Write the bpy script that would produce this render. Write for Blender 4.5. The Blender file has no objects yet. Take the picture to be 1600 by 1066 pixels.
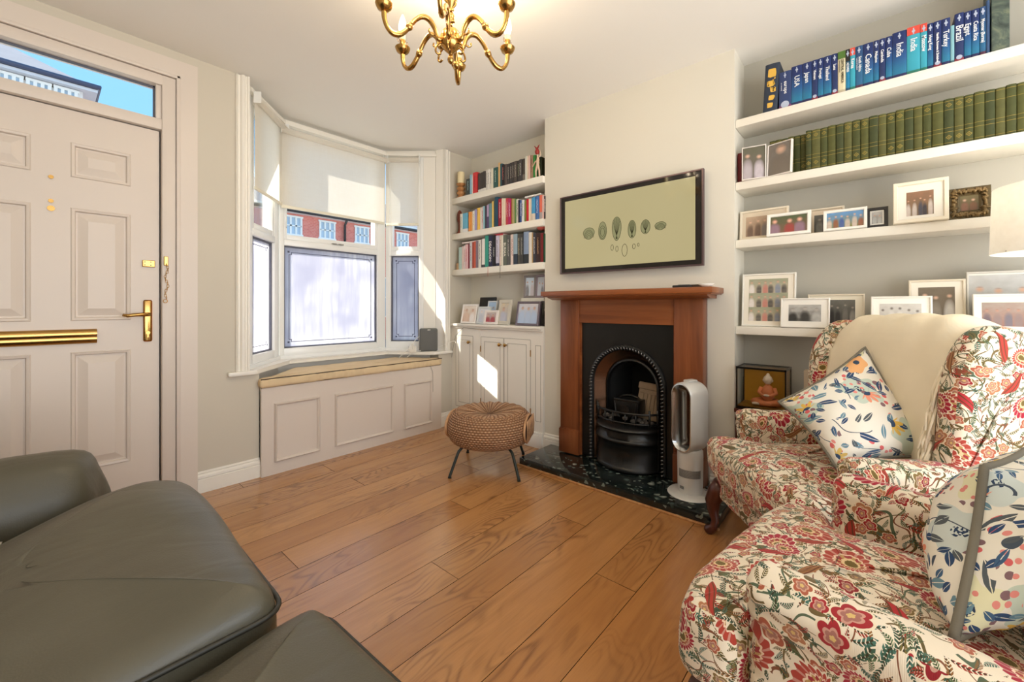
import bpy, bmesh, math, random
from math import pi, sin, cos, radians
from mathutils import Vector, Matrix

random.seed(7)
C = bpy.context.scene
COL = C.collection
# ------------------------------------------------------------------ camera
HCAM = 1.05
FPX = 650.0
YAW = 41.25
cam = bpy.data.cameras.new('camera')
cam.sensor_width = 36.0
cam.lens = FPX / 1600 * 36.0
cam.shift_y = -(533 - 480) / 1600
cam.clip_start = 0.05
cam.clip_end = 200
camo = bpy.data.objects.new('camera', cam)
camo.location = (0, 0, HCAM)
camo.rotation_euler = (pi / 2, 0, radians(YAW - 90))
COL.objects.link(camo)
C.camera = camo
# ------------------------------------------------------------------ view
C.view_settings.view_transform = 'Standard'
C.view_settings.look = 'None'
C.view_settings.gamma = 1
C.view_settings.use_curve_mapping = False
C.view_settings.exposure = 0.5
# ------------------------------------------------------------------ sky
w = bpy.data.worlds.new('world')
C.world = w
w.use_nodes = True
wn = w.node_tree
bg = wn.nodes['Background']
tc = wn.nodes.new('ShaderNodeTexCoord')
sep = wn.nodes.new('ShaderNodeSeparateXYZ')
rmp = wn.nodes.new('ShaderNodeValToRGB')
rmp.color_ramp.elements[0].position = 0.0
rmp.color_ramp.elements[0].color = (0.90, 0.95, 1.0, 1)
rmp.color_ramp.elements[1].position = 1.0
rmp.color_ramp.elements[1].color = (0.24, 0.47, 0.80, 1)
_e = rmp.color_ramp.elements.new(0.33)
_e.color = (0.22, 0.47, 0.76, 1)
wn.links.new(tc.outputs['Generated'], sep.inputs[0])
wn.links.new(sep.outputs['Z'], rmp.inputs[0])
wn.links.new(rmp.outputs[0], bg.inputs['Color'])
bg.inputs['Strength'].default_value = 1.25
# ------------------------------------------------------------------ sun
sd = Vector((1.0, -0.5, -0.857)).normalized()
sl = bpy.data.lights.new('sun', 'SUN')
sl.energy = 12.0
sl.color = (1.0, 0.93, 0.82)
sl.angle = radians(0.6)
so = bpy.data.objects.new('sun', sl)
so.rotation_euler = sd.to_track_quat('-Z', 'Y').to_euler()
COL.objects.link(so)

def area(name, loc, direction, sx, sy, power, color):
    l = bpy.data.lights.new(name, 'AREA')
    l.shape = 'RECTANGLE'
    l.size = sx
    l.size_y = sy
    l.energy = power
    l.color = color
    o = bpy.data.objects.new(name, l)
    o.location = loc
    o.rotation_euler = Vector(direction).to_track_quat('-Z', 'Z').to_euler()
    COL.objects.link(o)
    return o
# added fill light for the room, set outside the opening behind the camera
area('rear_fill_light', (0.7, -1.62, 1.15), (0.05, 1, 0.45), 2.9, 2.1, 60, (1.0, 0.99, 0.98))
BULB_W = 1.4

# ------------------------------------------------------------------ node helper
class NT:
    def __init__(s, name, rough=0.5, spec=0.5):
        s.m = bpy.data.materials.new(name)
        s.m.use_nodes = True
        s.t = s.m.node_tree
        s.b = s.t.nodes['Principled BSDF']
        s.out = s.t.nodes['Material Output']
        s.b.inputs['Roughness'].default_value = rough
        s.b.inputs['Specular IOR Level'].default_value = spec
    def n(s, typ, **kw):
        nd = s.t.nodes.new(typ)
        for k, v in kw.items():
            setattr(nd, k, v)
        return nd
    def put(s, sock, v):
        if isinstance(v, bpy.types.NodeSocket):
            s.t.links.new(v, sock)
        else:
            if isinstance(v, tuple) and len(v) == 3 and sock.type == 'RGBA':
                v = v + (1,)
            sock.default_value = v
    def math(s, op, a, b=0.0, c=0.0, clamp=False):
        nd = s.n('ShaderNodeMath', operation=op)
        nd.use_clamp = clamp
        s.put(nd.inputs[0], a); s.put(nd.inputs[1], b); s.put(nd.inputs[2], c)
        return nd.outputs[0]
    def add(s, a, b): return s.math('ADD', a, b)
    def sub(s, a, b): return s.math('SUBTRACT', a, b)
    def mul(s, a, b): return s.math('MULTIPLY', a, b)
    def lt(s, a, b): return s.math('LESS_THAN', a, b)
    def gt(s, a, b): return s.math('GREATER_THAN', a, b)
    def vm(s, op, a, b=(0, 0, 0)):
        nd = s.n('ShaderNodeVectorMath', operation=op)
        s.put(nd.inputs[0], a)
        if op == 'SCALE': s.put(nd.inputs['Scale'], b)
        else: s.put(nd.inputs[1], b)
        return nd.outputs['Value'] if op in ('LENGTH', 'DOT_PRODUCT') else nd.outputs['Vector']
    def mix(s, f, a, b, mode='MIX'):
        nd = s.n('ShaderNodeMix', data_type='RGBA', blend_type=mode)
        s.put(nd.inputs['Factor'], f); s.put(nd.inputs[6], a); s.put(nd.inputs[7], b)
        return nd.outputs[2]
    def xyz(s, v):
        nd = s.n('ShaderNodeSeparateXYZ'); s.put(nd.inputs[0], v)
        return nd.outputs
    def cxyz(s, x=0.0, y=0.0, z=0.0):
        nd = s.n('ShaderNodeCombineXYZ')
        s.put(nd.inputs[0], x); s.put(nd.inputs[1], y); s.put(nd.inputs[2], z)
        return nd.outputs[0]
    def obj(s): return s.n('ShaderNodeTexCoord').outputs['Object']
    def uv(s): return s.n('ShaderNodeTexCoord').outputs['UV']
    def noise(s, vec, scale=5, detail=2, rough=0.5, dist=0.0, dim='3D'):
        nd = s.n('ShaderNodeTexNoise', noise_dimensions=dim)
        s.put(nd.inputs['Vector'], vec)
        nd.inputs['Scale'].default_value = scale
        nd.inputs['Detail'].default_value = detail
        nd.inputs['Roughness'].default_value = rough
        nd.inputs['Distortion'].default_value = dist
        return nd.outputs
    def vor(s, vec, scale=5, rnd=1.0, dim='2D', feature='F1'):
        nd = s.n('ShaderNodeTexVoronoi', voronoi_dimensions=dim, feature=feature)
        s.put(nd.inputs['Vector'], vec)
        nd.inputs['Scale'].default_value = scale
        nd.inputs['Randomness'].default_value = rnd
        return nd.outputs
    def ramp(s, f, stops, interp='LINEAR'):
        nd = s.n('ShaderNodeValToRGB')
        cr = nd.color_ramp
        cr.interpolation = interp
        while len(cr.elements) < len(stops): cr.elements.new(0.5)
        for e, (p, c) in zip(cr.elements, stops):
            e.position = p; e.color = tuple(c) + (1,) if len(c) == 3 else c
        s.put(nd.inputs[0], f)
        return nd.outputs[0]
    def col(s, v): s.put(s.b.inputs['Base Color'], v)
    def bump(s, h, strength=0.3, dist=0.01):
        nd = s.n('ShaderNodeBump')
        nd.inputs['Strength'].default_value = strength
        nd.inputs['Distance'].default_value = dist
        s.put(nd.inputs['Height'], h)
        s.t.links.new(nd.outputs[0], s.b.inputs['Normal'])

def lin(r, g=None, b=None):
    """sRGB 0-255 to linear."""
    if g is None: r, g, b = r
    f = lambda c: ((c / 255) / 12.92) if c / 255 <= 0.04045 else (((c / 255) + 0.055) / 1.055) ** 2.4
    return (f(r), f(g), f(b))

MATS = {}
def plain(name, rgb, rough=0.5, metal=0.0, var=0.06, scale=6, bump=0.0, spec=0.5, bscale=None):
    """Simple procedural paint / plastic / metal with slight mottling."""
    if name in MATS: return MATS[name]
    n = NT(name, rough, spec)
    c = lin(rgb)
    nz = n.noise(n.obj(), scale, 3)
    d = tuple(max(0, x * (1 - var)) for x in c)
    l = tuple(min(1, x * (1 + var)) for x in c)
    n.col(n.mix(nz[0], d, l))
    n.b.inputs['Metallic'].default_value = metal
    if bump: n.bump(n.noise(n.obj(), bscale or scale * 10, 3)[0], bump, 0.004)
    MATS[name] = n.m
    return n.m

# ---- main materials
M = {}
M['wall'] = plain('painted_wall', (222, 217, 203), 0.75, var=0.012, scale=2, bump=0.03, bscale=90, spec=0.25)
M['wall_door'] = plain('painted_wall_taupe', (206, 198, 182), 0.75, var=0.012, scale=2, bump=0.03, bscale=90, spec=0.25)
M['wall_alcove'] = plain('painted_wall_shaded', (188, 184, 172), 0.8, var=0.012, scale=2, bump=0.03, bscale=90, spec=0.25)  # left alcove's paint, darkened here to imitate light falloff on the right
M['ceiling'] = plain('ceiling_paint', (246, 243, 236), 0.85, var=0.01, scale=2, spec=0.2)
M['white'] = plain('white_gloss_paint', (238, 233, 222), 0.35, var=0.012, scale=3, spec=0.4)
M['door_paint'] = plain('door_paint', (218, 206, 194), 0.38, var=0.01, scale=3, spec=0.4)
M['shelf'] = plain('shelf_paint', (240, 235, 222), 0.45, var=0.01, scale=3, spec=0.35)
M['upvc'] = plain('window_plastic', (240, 240, 236), 0.25, var=0.008, scale=3)
M['brass'] = plain('polished_brass', (186, 146, 84), 0.2, 1.0, var=0.25, scale=14)
M['chrome'] = plain('satin_nickel', (190, 190, 188), 0.22, 1.0, var=0.05, scale=14)
M['black_iron'] = plain('black_cast_iron', (16, 17, 17), 0.32, var=0.3, scale=20, bump=0.06, bscale=160)
M['soot'] = plain('sooty_iron', (9, 9, 9), 0.8, var=0.4, scale=20)
M['black'] = plain('black_plastic', (28, 28, 30), 0.35, var=0.1)
M['dark'] = plain('dark_metal', (38, 44, 38), 0.4, 0.3, var=0.15)
M['paper'] = plain('page_paper', (226, 216, 196), 0.85, var=0.08, scale=60)

def mat_wood(name, a, b, c, scale=1.0, rough=0.35, axis='Z', bump=0.12):
    n = NT(name, rough, 0.5)
    x, y, z = n.xyz(n.obj())[:3]
    k = {'Z': (14, 14, 1.1), 'X': (1.1, 14, 14), 'Y': (14, 1.1, 14)}[axis]
    v = n.cxyz(n.mul(x, k[0] * scale), n.mul(y, k[1] * scale), n.mul(z, k[2] * scale))
    n1 = n.noise(v, 1.0, 4, 0.6, 0.6)[0]
    n2 = n.noise(v, 6.0, 3, 0.6, 0.3)[0]
    col = n.ramp(n1, [(0.25, lin(a)), (0.5, lin(b)), (0.75, lin(c))])
    col = n.mix(n.math('MULTIPLY', n.math('POWER', n2, 2.0), 0.6), col, lin(a))
    n.col(col)
    n.bump(n2, bump, 0.002)
    return n.m
M['mahogany'] = mat_wood('mahogany', (96, 48, 24), (136, 76, 42), (160, 98, 58), 0.8, 0.28)
M['mahogany_y'] = mat_wood('mahogany_header', (100, 50, 24), (146, 82, 42), (170, 104, 58), 0.8, 0.28, 'Y')
M['dark_wood'] = mat_wood('dark_leg_wood', (50, 20, 12), (84, 38, 22), (110, 56, 34), 1.2, 0.3)
M['light_wood'] = mat_wood('turned_wood', (150, 96, 52), (190, 136, 84), (214, 166, 112), 2.0, 0.4)
M['red_wood'] = mat_wood('carved_red_wood', (84, 34, 20), (122, 54, 32), (148, 74, 44), 2.0, 0.4)

def mat_floor():
    n = NT('oak_floor', 0.3, 0.5)
    uv = n.uv()
    x, y, z = n.xyz(uv)[:3]
    att = n.n('ShaderNodeAttribute', attribute_name='plank')
    rnd = att.outputs['Fac']
    v = n.cxyz(n.mul(x, 1.3), n.mul(y, 13.0), n.mul(rnd, 40.0))
    g1 = n.noise(v, 1.0, 3, 0.55, 1.4)[0]
    # cathedral figure
    v2 = n.cxyz(n.mul(x, 2.2), n.mul(y, 9.0), n.mul(rnd, 77.0))
    g2 = n.noise(v2, 0.9, 1, 0.4, 0.3)[0]
    rings = n.math('SINE', n.mul(g2, 95.0))
    rings = n.math('MULTIPLY_ADD', rings, 0.5, 0.5)
    fine = n.noise(n.cxyz(n.mul(x, 9.0), n.mul(y, 190.0), rnd), 1.0, 3, 0.7)[0]
    base = n.ramp(rnd, [(0.0, lin(180, 124, 70)), (0.35, lin(194, 138, 80)), (0.7, lin(204, 148, 90)), (1.0, lin(186, 128, 72))])
    col = n.mix(n.math('MULTIPLY', n.math('POWER', g1, 2.0), 0.9), base, lin(138, 88, 48))
    patch = n.noise(n.cxyz(n.mul(x, 1.6), n.mul(y, 3.0), n.mul(rnd, 31.0)), 1.0, 1)[0]
    pm = n.math('MULTIPLY', n.math('SUBTRACT', patch, 0.47), 6.0, clamp=True)
    rr = n.mul(n.mul(n.math('POWER', rings, 3.0), n.mul(pm, fine)), 1.05)
    col = n.mix(rr, col, lin(98, 62, 34))
    kn = n.vor(n.cxyz(n.mul(x, 1.4), n.mul(y, 3.4), n.mul(rnd, 9.0)), 1.0, 1.0, '3D')[0]
    col = n.mix(n.math('SUBTRACT', 1.0, n.math('MULTIPLY', kn, 14.0, clamp=True), clamp=True), col, lin(84, 46, 24))
    col = n.mix(n.mul(n.math('POWER', fine, 3.0), 0.55), col, lin(120, 76, 42))
    gap = n.n('ShaderNodeAttribute', attribute_name='gap').outputs['Fac']
    col = n.mix(gap, col, lin(62, 36, 20))
    n.col(col)
    n.put(n.b.inputs['Roughness'], n.math('MULTIPLY_ADD', fine, 0.14, 0.17))
    n.b.inputs['Coat Weight'].default_value = 0.6
    n.b.inputs['Coat Roughness'].default_value = 0.22
    n.bump(n.add(n.mul(fine, 0.5), n.mul(rr, -0.6)), 0.14, 0.003)
    return n.m
M['floor'] = mat_floor()

def mat_granite():
    n = NT('dark_granite', 0.07, 0.6)
    v = n.obj()
    wv = n.vm('ADD', v, n.vm('SCALE', n.noise(v, 14, 2)[1], 0.03))
    a = n.vor(wv, 26, 1.0, '3D')
    b = n.vor(wv, 60, 1.0, '3D')
    ca = n.xyz(a[1])[0]
    col = n.ramp(ca, [(0.0, lin(26, 34, 33)), (0.45, lin(44, 56, 53)), (0.68, lin(62, 78, 73)), (0.80, lin(84, 100, 94)), (0.94, lin(180, 188, 174))], 'CONSTANT')
    col = n.mix(n.math('MULTIPLY', a[0], 1.6, clamp=True), col, lin(18, 26, 25))
    sp = n.gt(n.xyz(b[1])[1], 0.93)
    col = n.mix(n.mul(sp, 0.6), col, lin(140, 150, 138))
    n.col(col)
    return n.m
M['granite'] = mat_granite()

def rot2(n, v, ang):
    x, y = n.xyz(v)[:2]
    c = n.math('COSINE', ang); s = n.math('SINE', ang)
    return n.sub(n.mul(x, c), n.mul(y, s)), n.add(n.mul(x, s), n.mul(y, c))

def cell(n, uv, scale, seed, rnd=0.6, turn=6.2831):
    """One motif per cell: local coordinates in units of the cell, radius, angle and random channels."""
    v = n.vm('ADD', uv, (seed * 1.37, seed * 2.11, 0))
    v = n.vm('SCALE', v, float(scale))
    o = n.vor(v, 1.0, rnd)
    d = n.vm('SUBTRACT', v, o['Position'])
    r_, g_, b_ = n.xyz(o['Color'])[:3]
    lx, ly = rot2(n, d, n.mul(r_, turn))
    rad = n.math('SQRT', n.add(n.mul(lx, lx), n.mul(ly, ly)))
    ang = n.math('ARCTAN2', ly, lx)
    return lx, ly, rad, ang, r_, g_, b_

def petals(n, ang, k, base, amp):
    return n.math('MULTIPLY_ADD', n.math('COSINE', n.mul(ang, float(k))), amp, base)

def leaf(n, lx, ly, L, W):
    t = n.math('DIVIDE', lx, L)
    wv = n.mul(n.sub(1.0, n.mul(t, t)), W)
    return n.lt(n.math('ABSOLUTE', ly), wv)

def mat_floral():
    """Cream loose-cover fabric printed with red palmettes, buds, trailing leaves."""
    n = NT('floral_upholstery', 0.85, 0.2)
    uv0 = n.uv()
    wob = n.vm('SCALE', n.vm('SUBTRACT', n.noise(uv0, 7, 1, dim='2D')[1], (0.5, 0.5, 0.5)), 0.05)
    uv = n.vm('ADD', uv0, wob)
    cream = n.mix(n.noise(uv0, 5, 2)[0], lin(226, 211, 186), lin(238, 225, 202))
    col = cream
    # trailing stems
    for sc, seed, c in ((6.0, 3, (98, 84, 46)), (9.5, 11, (128, 78, 52)), (7.5, 23, (88, 100, 76)), (8.2, 31, (112, 92, 56))):
        nz = n.noise(n.vm('ADD', uv, (seed, seed * 0.7, 0)), sc, 1.0, dim='2D')[0]
        ln = n.lt(n.math('ABSOLUTE', n.sub(n.math('FRACT', n.mul(nz, 5.0)), 0.5)), 0.035)
        brk = n.gt(n.noise(n.vm('ADD', uv, (seed, 9, 0)), 9, 1, dim='2D')[0], 0.45)
        col = n.mix(n.mul(ln, brk), col, lin(c))
    # feathery leaves in several greens / teals / olive
    pal = [(0.0, lin(92, 112, 76)), (0.2, lin(116, 102, 54)), (0.4, lin(74, 112, 98)), (0.55, lin(140, 96, 52)), (0.7, lin(60, 88, 70)), (0.85, lin(160, 60, 46))]
    for sc, seed, L, W in ((22, 5, 0.42, 0.12), (30, 8, 0.42, 0.12), (17, 2, 0.44, 0.10), (26, 31, 0.42, 0.10), (34, 51, 0.42, 0.12), (20, 37, 0.44, 0.08)):
        lx, ly, rad, ang, r_, g_, b_ = cell(n, uv, sc, seed, 0.8)
        ly2 = n.add(ly, n.mul(n.mul(lx, lx), 0.7))
        m = leaf(n, lx, ly2, L, W)
        m = n.mul(m, n.gt(n.math('SINE', n.add(n.mul(lx, 60.0), n.mul(n.math('ABSOLUTE', ly2), 50.0))), -0.55))
        m = n.mul(m, n.gt(b_, 0.3))
        c1 = n.ramp(g_, pal, 'CONSTANT')
        c1 = n.mix(n.lt(n.math('ABSOLUTE', ly2), 0.02), c1, lin(62, 56, 36))
        col = n.mix(m, col, c1)
    # small five petal buds
    bud = [(0.0, lin(160, 44, 48)), (0.25, lin(170, 92, 66)), (0.5, lin(144, 36, 42)), (0.65, lin(176, 118, 82)), (0.85, lin(128, 104, 60))]
    for sc, seed, R in ((12, 17, 0.27), (20, 41, 0.27), (15, 47, 0.22)):
        lx, ly, rad, ang, r_, g_, b_ = cell(n, uv, sc, seed, 0.7)
        edge = n.math('MULTIPLY_ADD', n.math('ABSOLUTE', n.math('COSINE', n.mul(ang, 2.5))), R * 0.3, R * 0.7)
        keep = n.gt(b_, 0.60)
        col = n.mix(n.mul(n.lt(rad, n.mul(edge, 1.14)), keep), col, lin(232, 214, 184))
        c1 = n.ramp(g_, bud, 'CONSTANT')
        c1 = n.mix(n.lt(rad, n.mul(edge, 0.66)), c1, n.mix(0.45, c1, lin(236, 206, 178)))
        c1 = n.mix(n.lt(rad, n.mul(edge, 0.5)), c1, n.mix(0.5, c1, lin(110, 24, 34)))
        c1 = n.mix(n.lt(rad, n.mul(edge, 0.22)), c1, lin(212, 178, 112))
        col = n.mix(n.mul(n.lt(rad, edge), keep), col, c1)
    # birds / tulips: long red drops
    lx, ly, rad, ang, r_, g_, b_ = cell(n, uv, 9, 61, 0.75)
    wdt = n.mul(n.sub(1.0, n.mul(n.math('DIVIDE', lx, 0.42), n.math('DIVIDE', lx, 0.42))), n.add(0.10, n.mul(lx, 0.12)))
    m = n.mul(n.lt(n.math('ABSOLUTE', n.add(ly, n.mul(n.mul(lx, lx), 0.5))), wdt), n.gt(b_, 0.5))
    c1 = n.ramp(g_, [(0.0, lin(172, 62, 50)), (0.4, lin(160, 112, 70)), (0.7, lin(182, 52, 56))], 'CONSTANT')
    c1 = n.mix(n.gt(n.math('SINE', n.mul(ly, 70.0)), 0.6), c1, lin(110, 62, 40))
    col = n.mix(m, col, c1)
    # large palmettes with toothed red border
    for sc, seed, keepv in ((6.6, 71, 0.50), (9.0, 93, 0.62)):
        lx, ly, rad, ang, r_, g_, b_ = cell(n, uv, sc, seed, 0.55)
        drop = n.add(n.mul(n.math('COSINE', ang), 0.09), 0.24)
        tip = n.mul(n.math('POWER', n.math('MULTIPLY_ADD', n.math('COSINE', ang), 0.5, 0.5), 10.0), 0.09)
        edge = n.add(n.add(drop, tip), n.mul(n.math('SINE', n.mul(ang, 19.0)), 0.018))
        keep = n.gt(b_, keepv)
        col = n.mix(n.mul(n.lt(rad, n.add(edge, 0.03)), keep), col, cream)
        rc = n.mix(n.gt(g_, 0.5), lin(166, 34, 54), lin(172, 66, 52))
        c1 = n.mix(n.gt(n.math('SINE', n.mul(ang, 19.0)), -0.6), n.mix(0.45, rc, lin(226, 190, 170)), rc)
        c1 = n.mix(n.lt(rad, n.mul(edge, 0.66)), c1, lin(236, 206, 178))
        c1 = n.mix(n.lt(rad, n.mul(edge, 0.58)), c1, n.mix(n.gt(n.math('SINE', n.mul(ang, 11.0)), 0.3), lin(160, 52, 56), lin(188, 148, 92)))
        c1 = n.mix(n.lt(rad, n.mul(edge, 0.40)), c1, lin(226, 196, 150))
        c1 = n.mix(n.lt(rad, n.mul(edge, 0.28)), c1, lin(112, 92, 44))
        col = n.mix(n.mul(n.lt(rad, edge), keep), col, c1)
    n.col(col)
    wv = n.math('SINE', n.mul(n.xyz(uv0)[0], 2600.0))
    n.bump(n.add(n.mul(n.noise(uv0, 9, 3)[0], 2.0), n.mul(wv, 0.04)), 0.16, 0.01)
    n.b.inputs['Sheen Weight'].default_value = 0.15
    return n.m
M['floral'] = mat_floral()

def mat_pillow():
    """White cotton with navy leaf sprigs, coral petals, yellow and sage blooms."""
    n = NT('painterly_floral_cotton', 0.85, 0.2)
    uv0 = n.uv()
    wob = n.vm('SCALE', n.vm('SUBTRACT', n.noise(uv0, 6, 1, dim='2D')[1], (0.5, 0.5, 0.5)), 0.05)
    uv = n.vm('SCALE', n.vm('ADD', uv0, wob), 0.92)
    col = n.mix(n.noise(uv0, 6, 2)[0], lin(228, 220, 202), lin(238, 232, 218))
    # pale sage washes
    lx, ly, rad, ang, r_, g_, b_ = cell(n, uv, 5.5, 4, 0.7)
    m = n.mul(n.lt(rad, petals(n, ang, 5, 0.30, 0.05)), n.gt(b_, 0.3))
    c1 = n.ramp(g_, [(0.0, lin(184, 200, 184)), (0.4, lin(226, 222, 178)), (0.7, lin(196, 208, 204))], 'CONSTANT')
    col = n.mix(n.mul(m, 0.8), col, c1)
    col = n.mix(n.mul(n.mul(n.lt(rad, 0.07), m), n.gt(n.noise(uv0, 160, 0)[0], 0.5)), col, lin(48, 66, 92))
    # stems
    nz = n.noise(n.vm('ADD', uv, (3, 2, 0)), 5.0, 0.0, dim='2D')[0]
    ln = n.lt(n.math('ABSOLUTE', n.sub(n.math('FRACT', n.mul(nz, 4.0)), 0.5)), 0.02)
    col = n.mix(n.mul(ln, n.gt(n.noise(uv, 8, 0)[0], 0.5)), col, lin(74, 84, 96))
    # coral petal scatter
    lx, ly, rad, ang, r_, g_, b_ = cell(n, uv, 42, 9, 0.9)
    zone = n.gt(n.noise(n.vm('ADD', uv, (7, 1, 0)), 6.5, 1, dim='2D')[0], 0.56)
    m = n.mul(n.lt(rad, n.add(0.2, n.mul(g_, 0.14))), n.mul(zone, n.gt(b_, 0.3)))
    col = n.mix(m, col, n.ramp(g_, [(0.0, lin(226, 142, 132)), (0.5, lin(216, 104, 104)), (0.8, lin(134, 104, 108))], 'CONSTANT'))
    # navy leaf sprigs: paired leaves
    pal = [(0.0, lin(54, 76, 110)), (0.45, lin(70, 98, 128)), (0.65, lin(110, 142, 156)), (0.85, lin(88, 94, 98))]
    for sc, seed, L, W, kp in ((21, 5, 0.40, 0.19, 0.2), (14, 21, 0.42, 0.13, 0.4), (26, 33, 0.38, 0.18, 0.3), (18, 63, 0.42, 0.12, 0.3)):
        lx, ly, rad, ang, r_, g_, b_ = cell(n, uv, sc, seed, 0.75)
        zone = n.gt(n.noise(n.vm('ADD', uv, (seed * 1.0, 5, 0)), 5.5, 1, dim='2D')[0], 0.50)
        m = n.mul(n.mul(leaf(n, lx, ly, L, W), n.gt(b_, kp)), zone)
        m = n.mul(m, n.gt(n.math('ABSOLUTE', ly), 0.012))
        col = n.mix(m, col, n.ramp(g_, pal, 'CONSTANT'))
    # fan blooms, yellow / orange / coral
    lx, ly, rad, ang, r_, g_, b_ = cell(n, uv, 7.5, 55, 0.7)
    fan = n.mul(n.lt(rad, n.math('MULTIPLY_ADD', n.math('ABSOLUTE', n.math('COSINE', n.mul(ang, 5.0))), 0.18, 0.12)), n.lt(n.math('ABSOLUTE', ang), 1.15))
    m = n.mul(fan, n.gt(b_, 0.45))
    c1 = n.ramp(g_, [(0.0, lin(226, 186, 92)), (0.4, lin(232, 150, 120)), (0.7, lin(214, 182, 104))], 'CONSTANT')
    col = n.mix(m, col, n.mix(n.lt(rad, 0.1), c1, lin(58, 76, 104)))
    # round apricot flowers
    lx, ly, rad, ang, r_, g_, b_ = cell(n, uv, 6.0, 77, 0.6)
    edge = petals(n, ang, 6, 0.20, 0.02)
    keep = n.gt(b_, 0.66)
    c1 = n.mix(n.gt(g_, 0.5), lin(236, 178, 122), lin(232, 150, 130))
    c1 = n.mix(n.lt(rad, 0.055), c1, lin(60, 78, 100))
    col = n.mix(n.mul(n.lt(rad, edge), keep), col, c1)
    n.col(col)
    n.bump(n.noise(uv0, 11, 3)[0], 0.25, 0.012)
    return n.m
M['pillow'] = mat_pillow()

def mat_leather():
    n = NT('olive_leather', 0.36, 0.45)
    v = n.obj()
    nz = n.noise(v, 3, 3)[0]
    n.col(n.mix(nz, lin(70, 66, 52), lin(96, 90, 74)))
    cr = n.noise(n.vm('MULTIPLY', v, (3.0, 9.0, 6.0)), 1.0, 2, 0.5, 1.0)[0]
    fine = n.vor(v, 260, 1.0, '3D')[0]
    n.bump(n.add(n.mul(cr, 1.2), n.mul(fine, 0.05)), 0.22, 0.02)
    n.put(n.b.inputs['Roughness'], n.math('MULTIPLY_ADD', nz, 0.2, 0.3))
    return n.m
M['leather'] = mat_leather()

def mat_cloth(name, rgb, rough=0.9, var=0.08, bump=0.2, scale=500):
    n = NT(name, rough, 0.2)
    c = lin(rgb)
    n.col(n.mix(n.noise(n.obj(), 8, 3)[0], tuple(x * (1 - var) for x in c), tuple(min(1, x * (1 + var)) for x in c)))
    x, y, z = n.xyz(n.obj())[:3]
    wv = n.add(n.math('SINE', n.mul(n.add(x, z), scale * 2.0)), n.math('SINE', n.mul(y, scale * 2.0)))
    n.bump(n.add(n.mul(wv, 0.05), n.noise(n.obj(), 14, 2)[0]), bump, 0.006)
    return n.m
M['throw'] = mat_cloth('cream_throw', (238, 225, 198), scale=350)
M['cushion'] = mat_cloth('tan_cushion', (220, 196, 158), var=0.12)
M['white_cloth'] = mat_cloth('white_linen', (226, 222, 214))
M['piping'] = mat_cloth('grey_piping', (122, 116, 102))
def mat_shade():
    n = NT('white_lampshade', 0.9, 0.1)
    c = n.mix(n.noise(n.obj(), 60, 2)[0], lin(240, 237, 230), lin(250, 248, 243))
    d = n.n('ShaderNodeBsdfDiffuse'); t = n.n('ShaderNodeBsdfTranslucent'); mx = n.n('ShaderNodeMixShader')
    n.put(d.inputs['Color'], c); n.put(t.inputs['Color'], c); mx.inputs[0].default_value = 0.4
    n.t.links.new(d.outputs[0], mx.inputs[1]); n.t.links.new(t.outputs[0], mx.inputs[2])
    n.t.links.new(mx.outputs[0], n.out.inputs['Surface'])
    return n.m
M['lampshade'] = mat_shade()

def mat_blind():
    n = NT('linen_blind', 0.9, 0.1)
    x, y, z = n.xyz(n.obj())[:3]
    a = n.noise(n.cxyz(n.mul(x, 240), n.mul(y, 240), n.mul(z, 12)), 1, 2)[0]
    b = n.noise(n.cxyz(n.mul(x, 10), n.mul(y, 10), n.mul(z, 260)), 1, 2)[0]
    f = n.mul(n.add(a, b), 0.5)
    col = n.mix(f, lin(243, 238, 228), lin(254, 252, 248))
    d = n.n('ShaderNodeBsdfDiffuse'); t = n.n('ShaderNodeBsdfTranslucent'); mx = n.n('ShaderNodeMixShader')
    n.put(d.inputs['Color'], col); n.put(t.inputs['Color'], col)
    mx.inputs[0].default_value = 0.72
    n.t.links.new(d.outputs[0], mx.inputs[1]); n.t.links.new(t.outputs[0], mx.inputs[2])
    n.t.links.new(mx.outputs[0], n.out.inputs['Surface'])
    return n.m
M['blind'] = mat_blind()

def mat_glass():
    n = NT('clear_glass', 0.0)
    tr = n.n('ShaderNodeBsdfTransparent'); gl = n.n('ShaderNodeBsdfGlossy'); mx = n.n('ShaderNodeMixShader')
    tr.inputs['Color'].default_value = (0.96, 0.98, 0.98, 1)
    gl.inputs['Roughness'].default_value = 0.02
    lw = n.n('ShaderNodeLayerWeight'); lw.inputs['Blend'].default_value = 0.25
    sm = n.noise(n.obj(), 3, 2)[0]
    n.put(mx.inputs[0], n.mul(lw.outputs['Fresnel'], n.math('MULTIPLY_ADD', sm, 0.2, 0.5)))
    n.t.links.new(tr.outputs[0], mx.inputs[1]); n.t.links.new(gl.outputs[0], mx.inputs[2])
    n.t.links.new(mx.outputs[0], n.out.inputs['Surface'])
    return n.m
M['glass'] = mat_glass()

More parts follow.
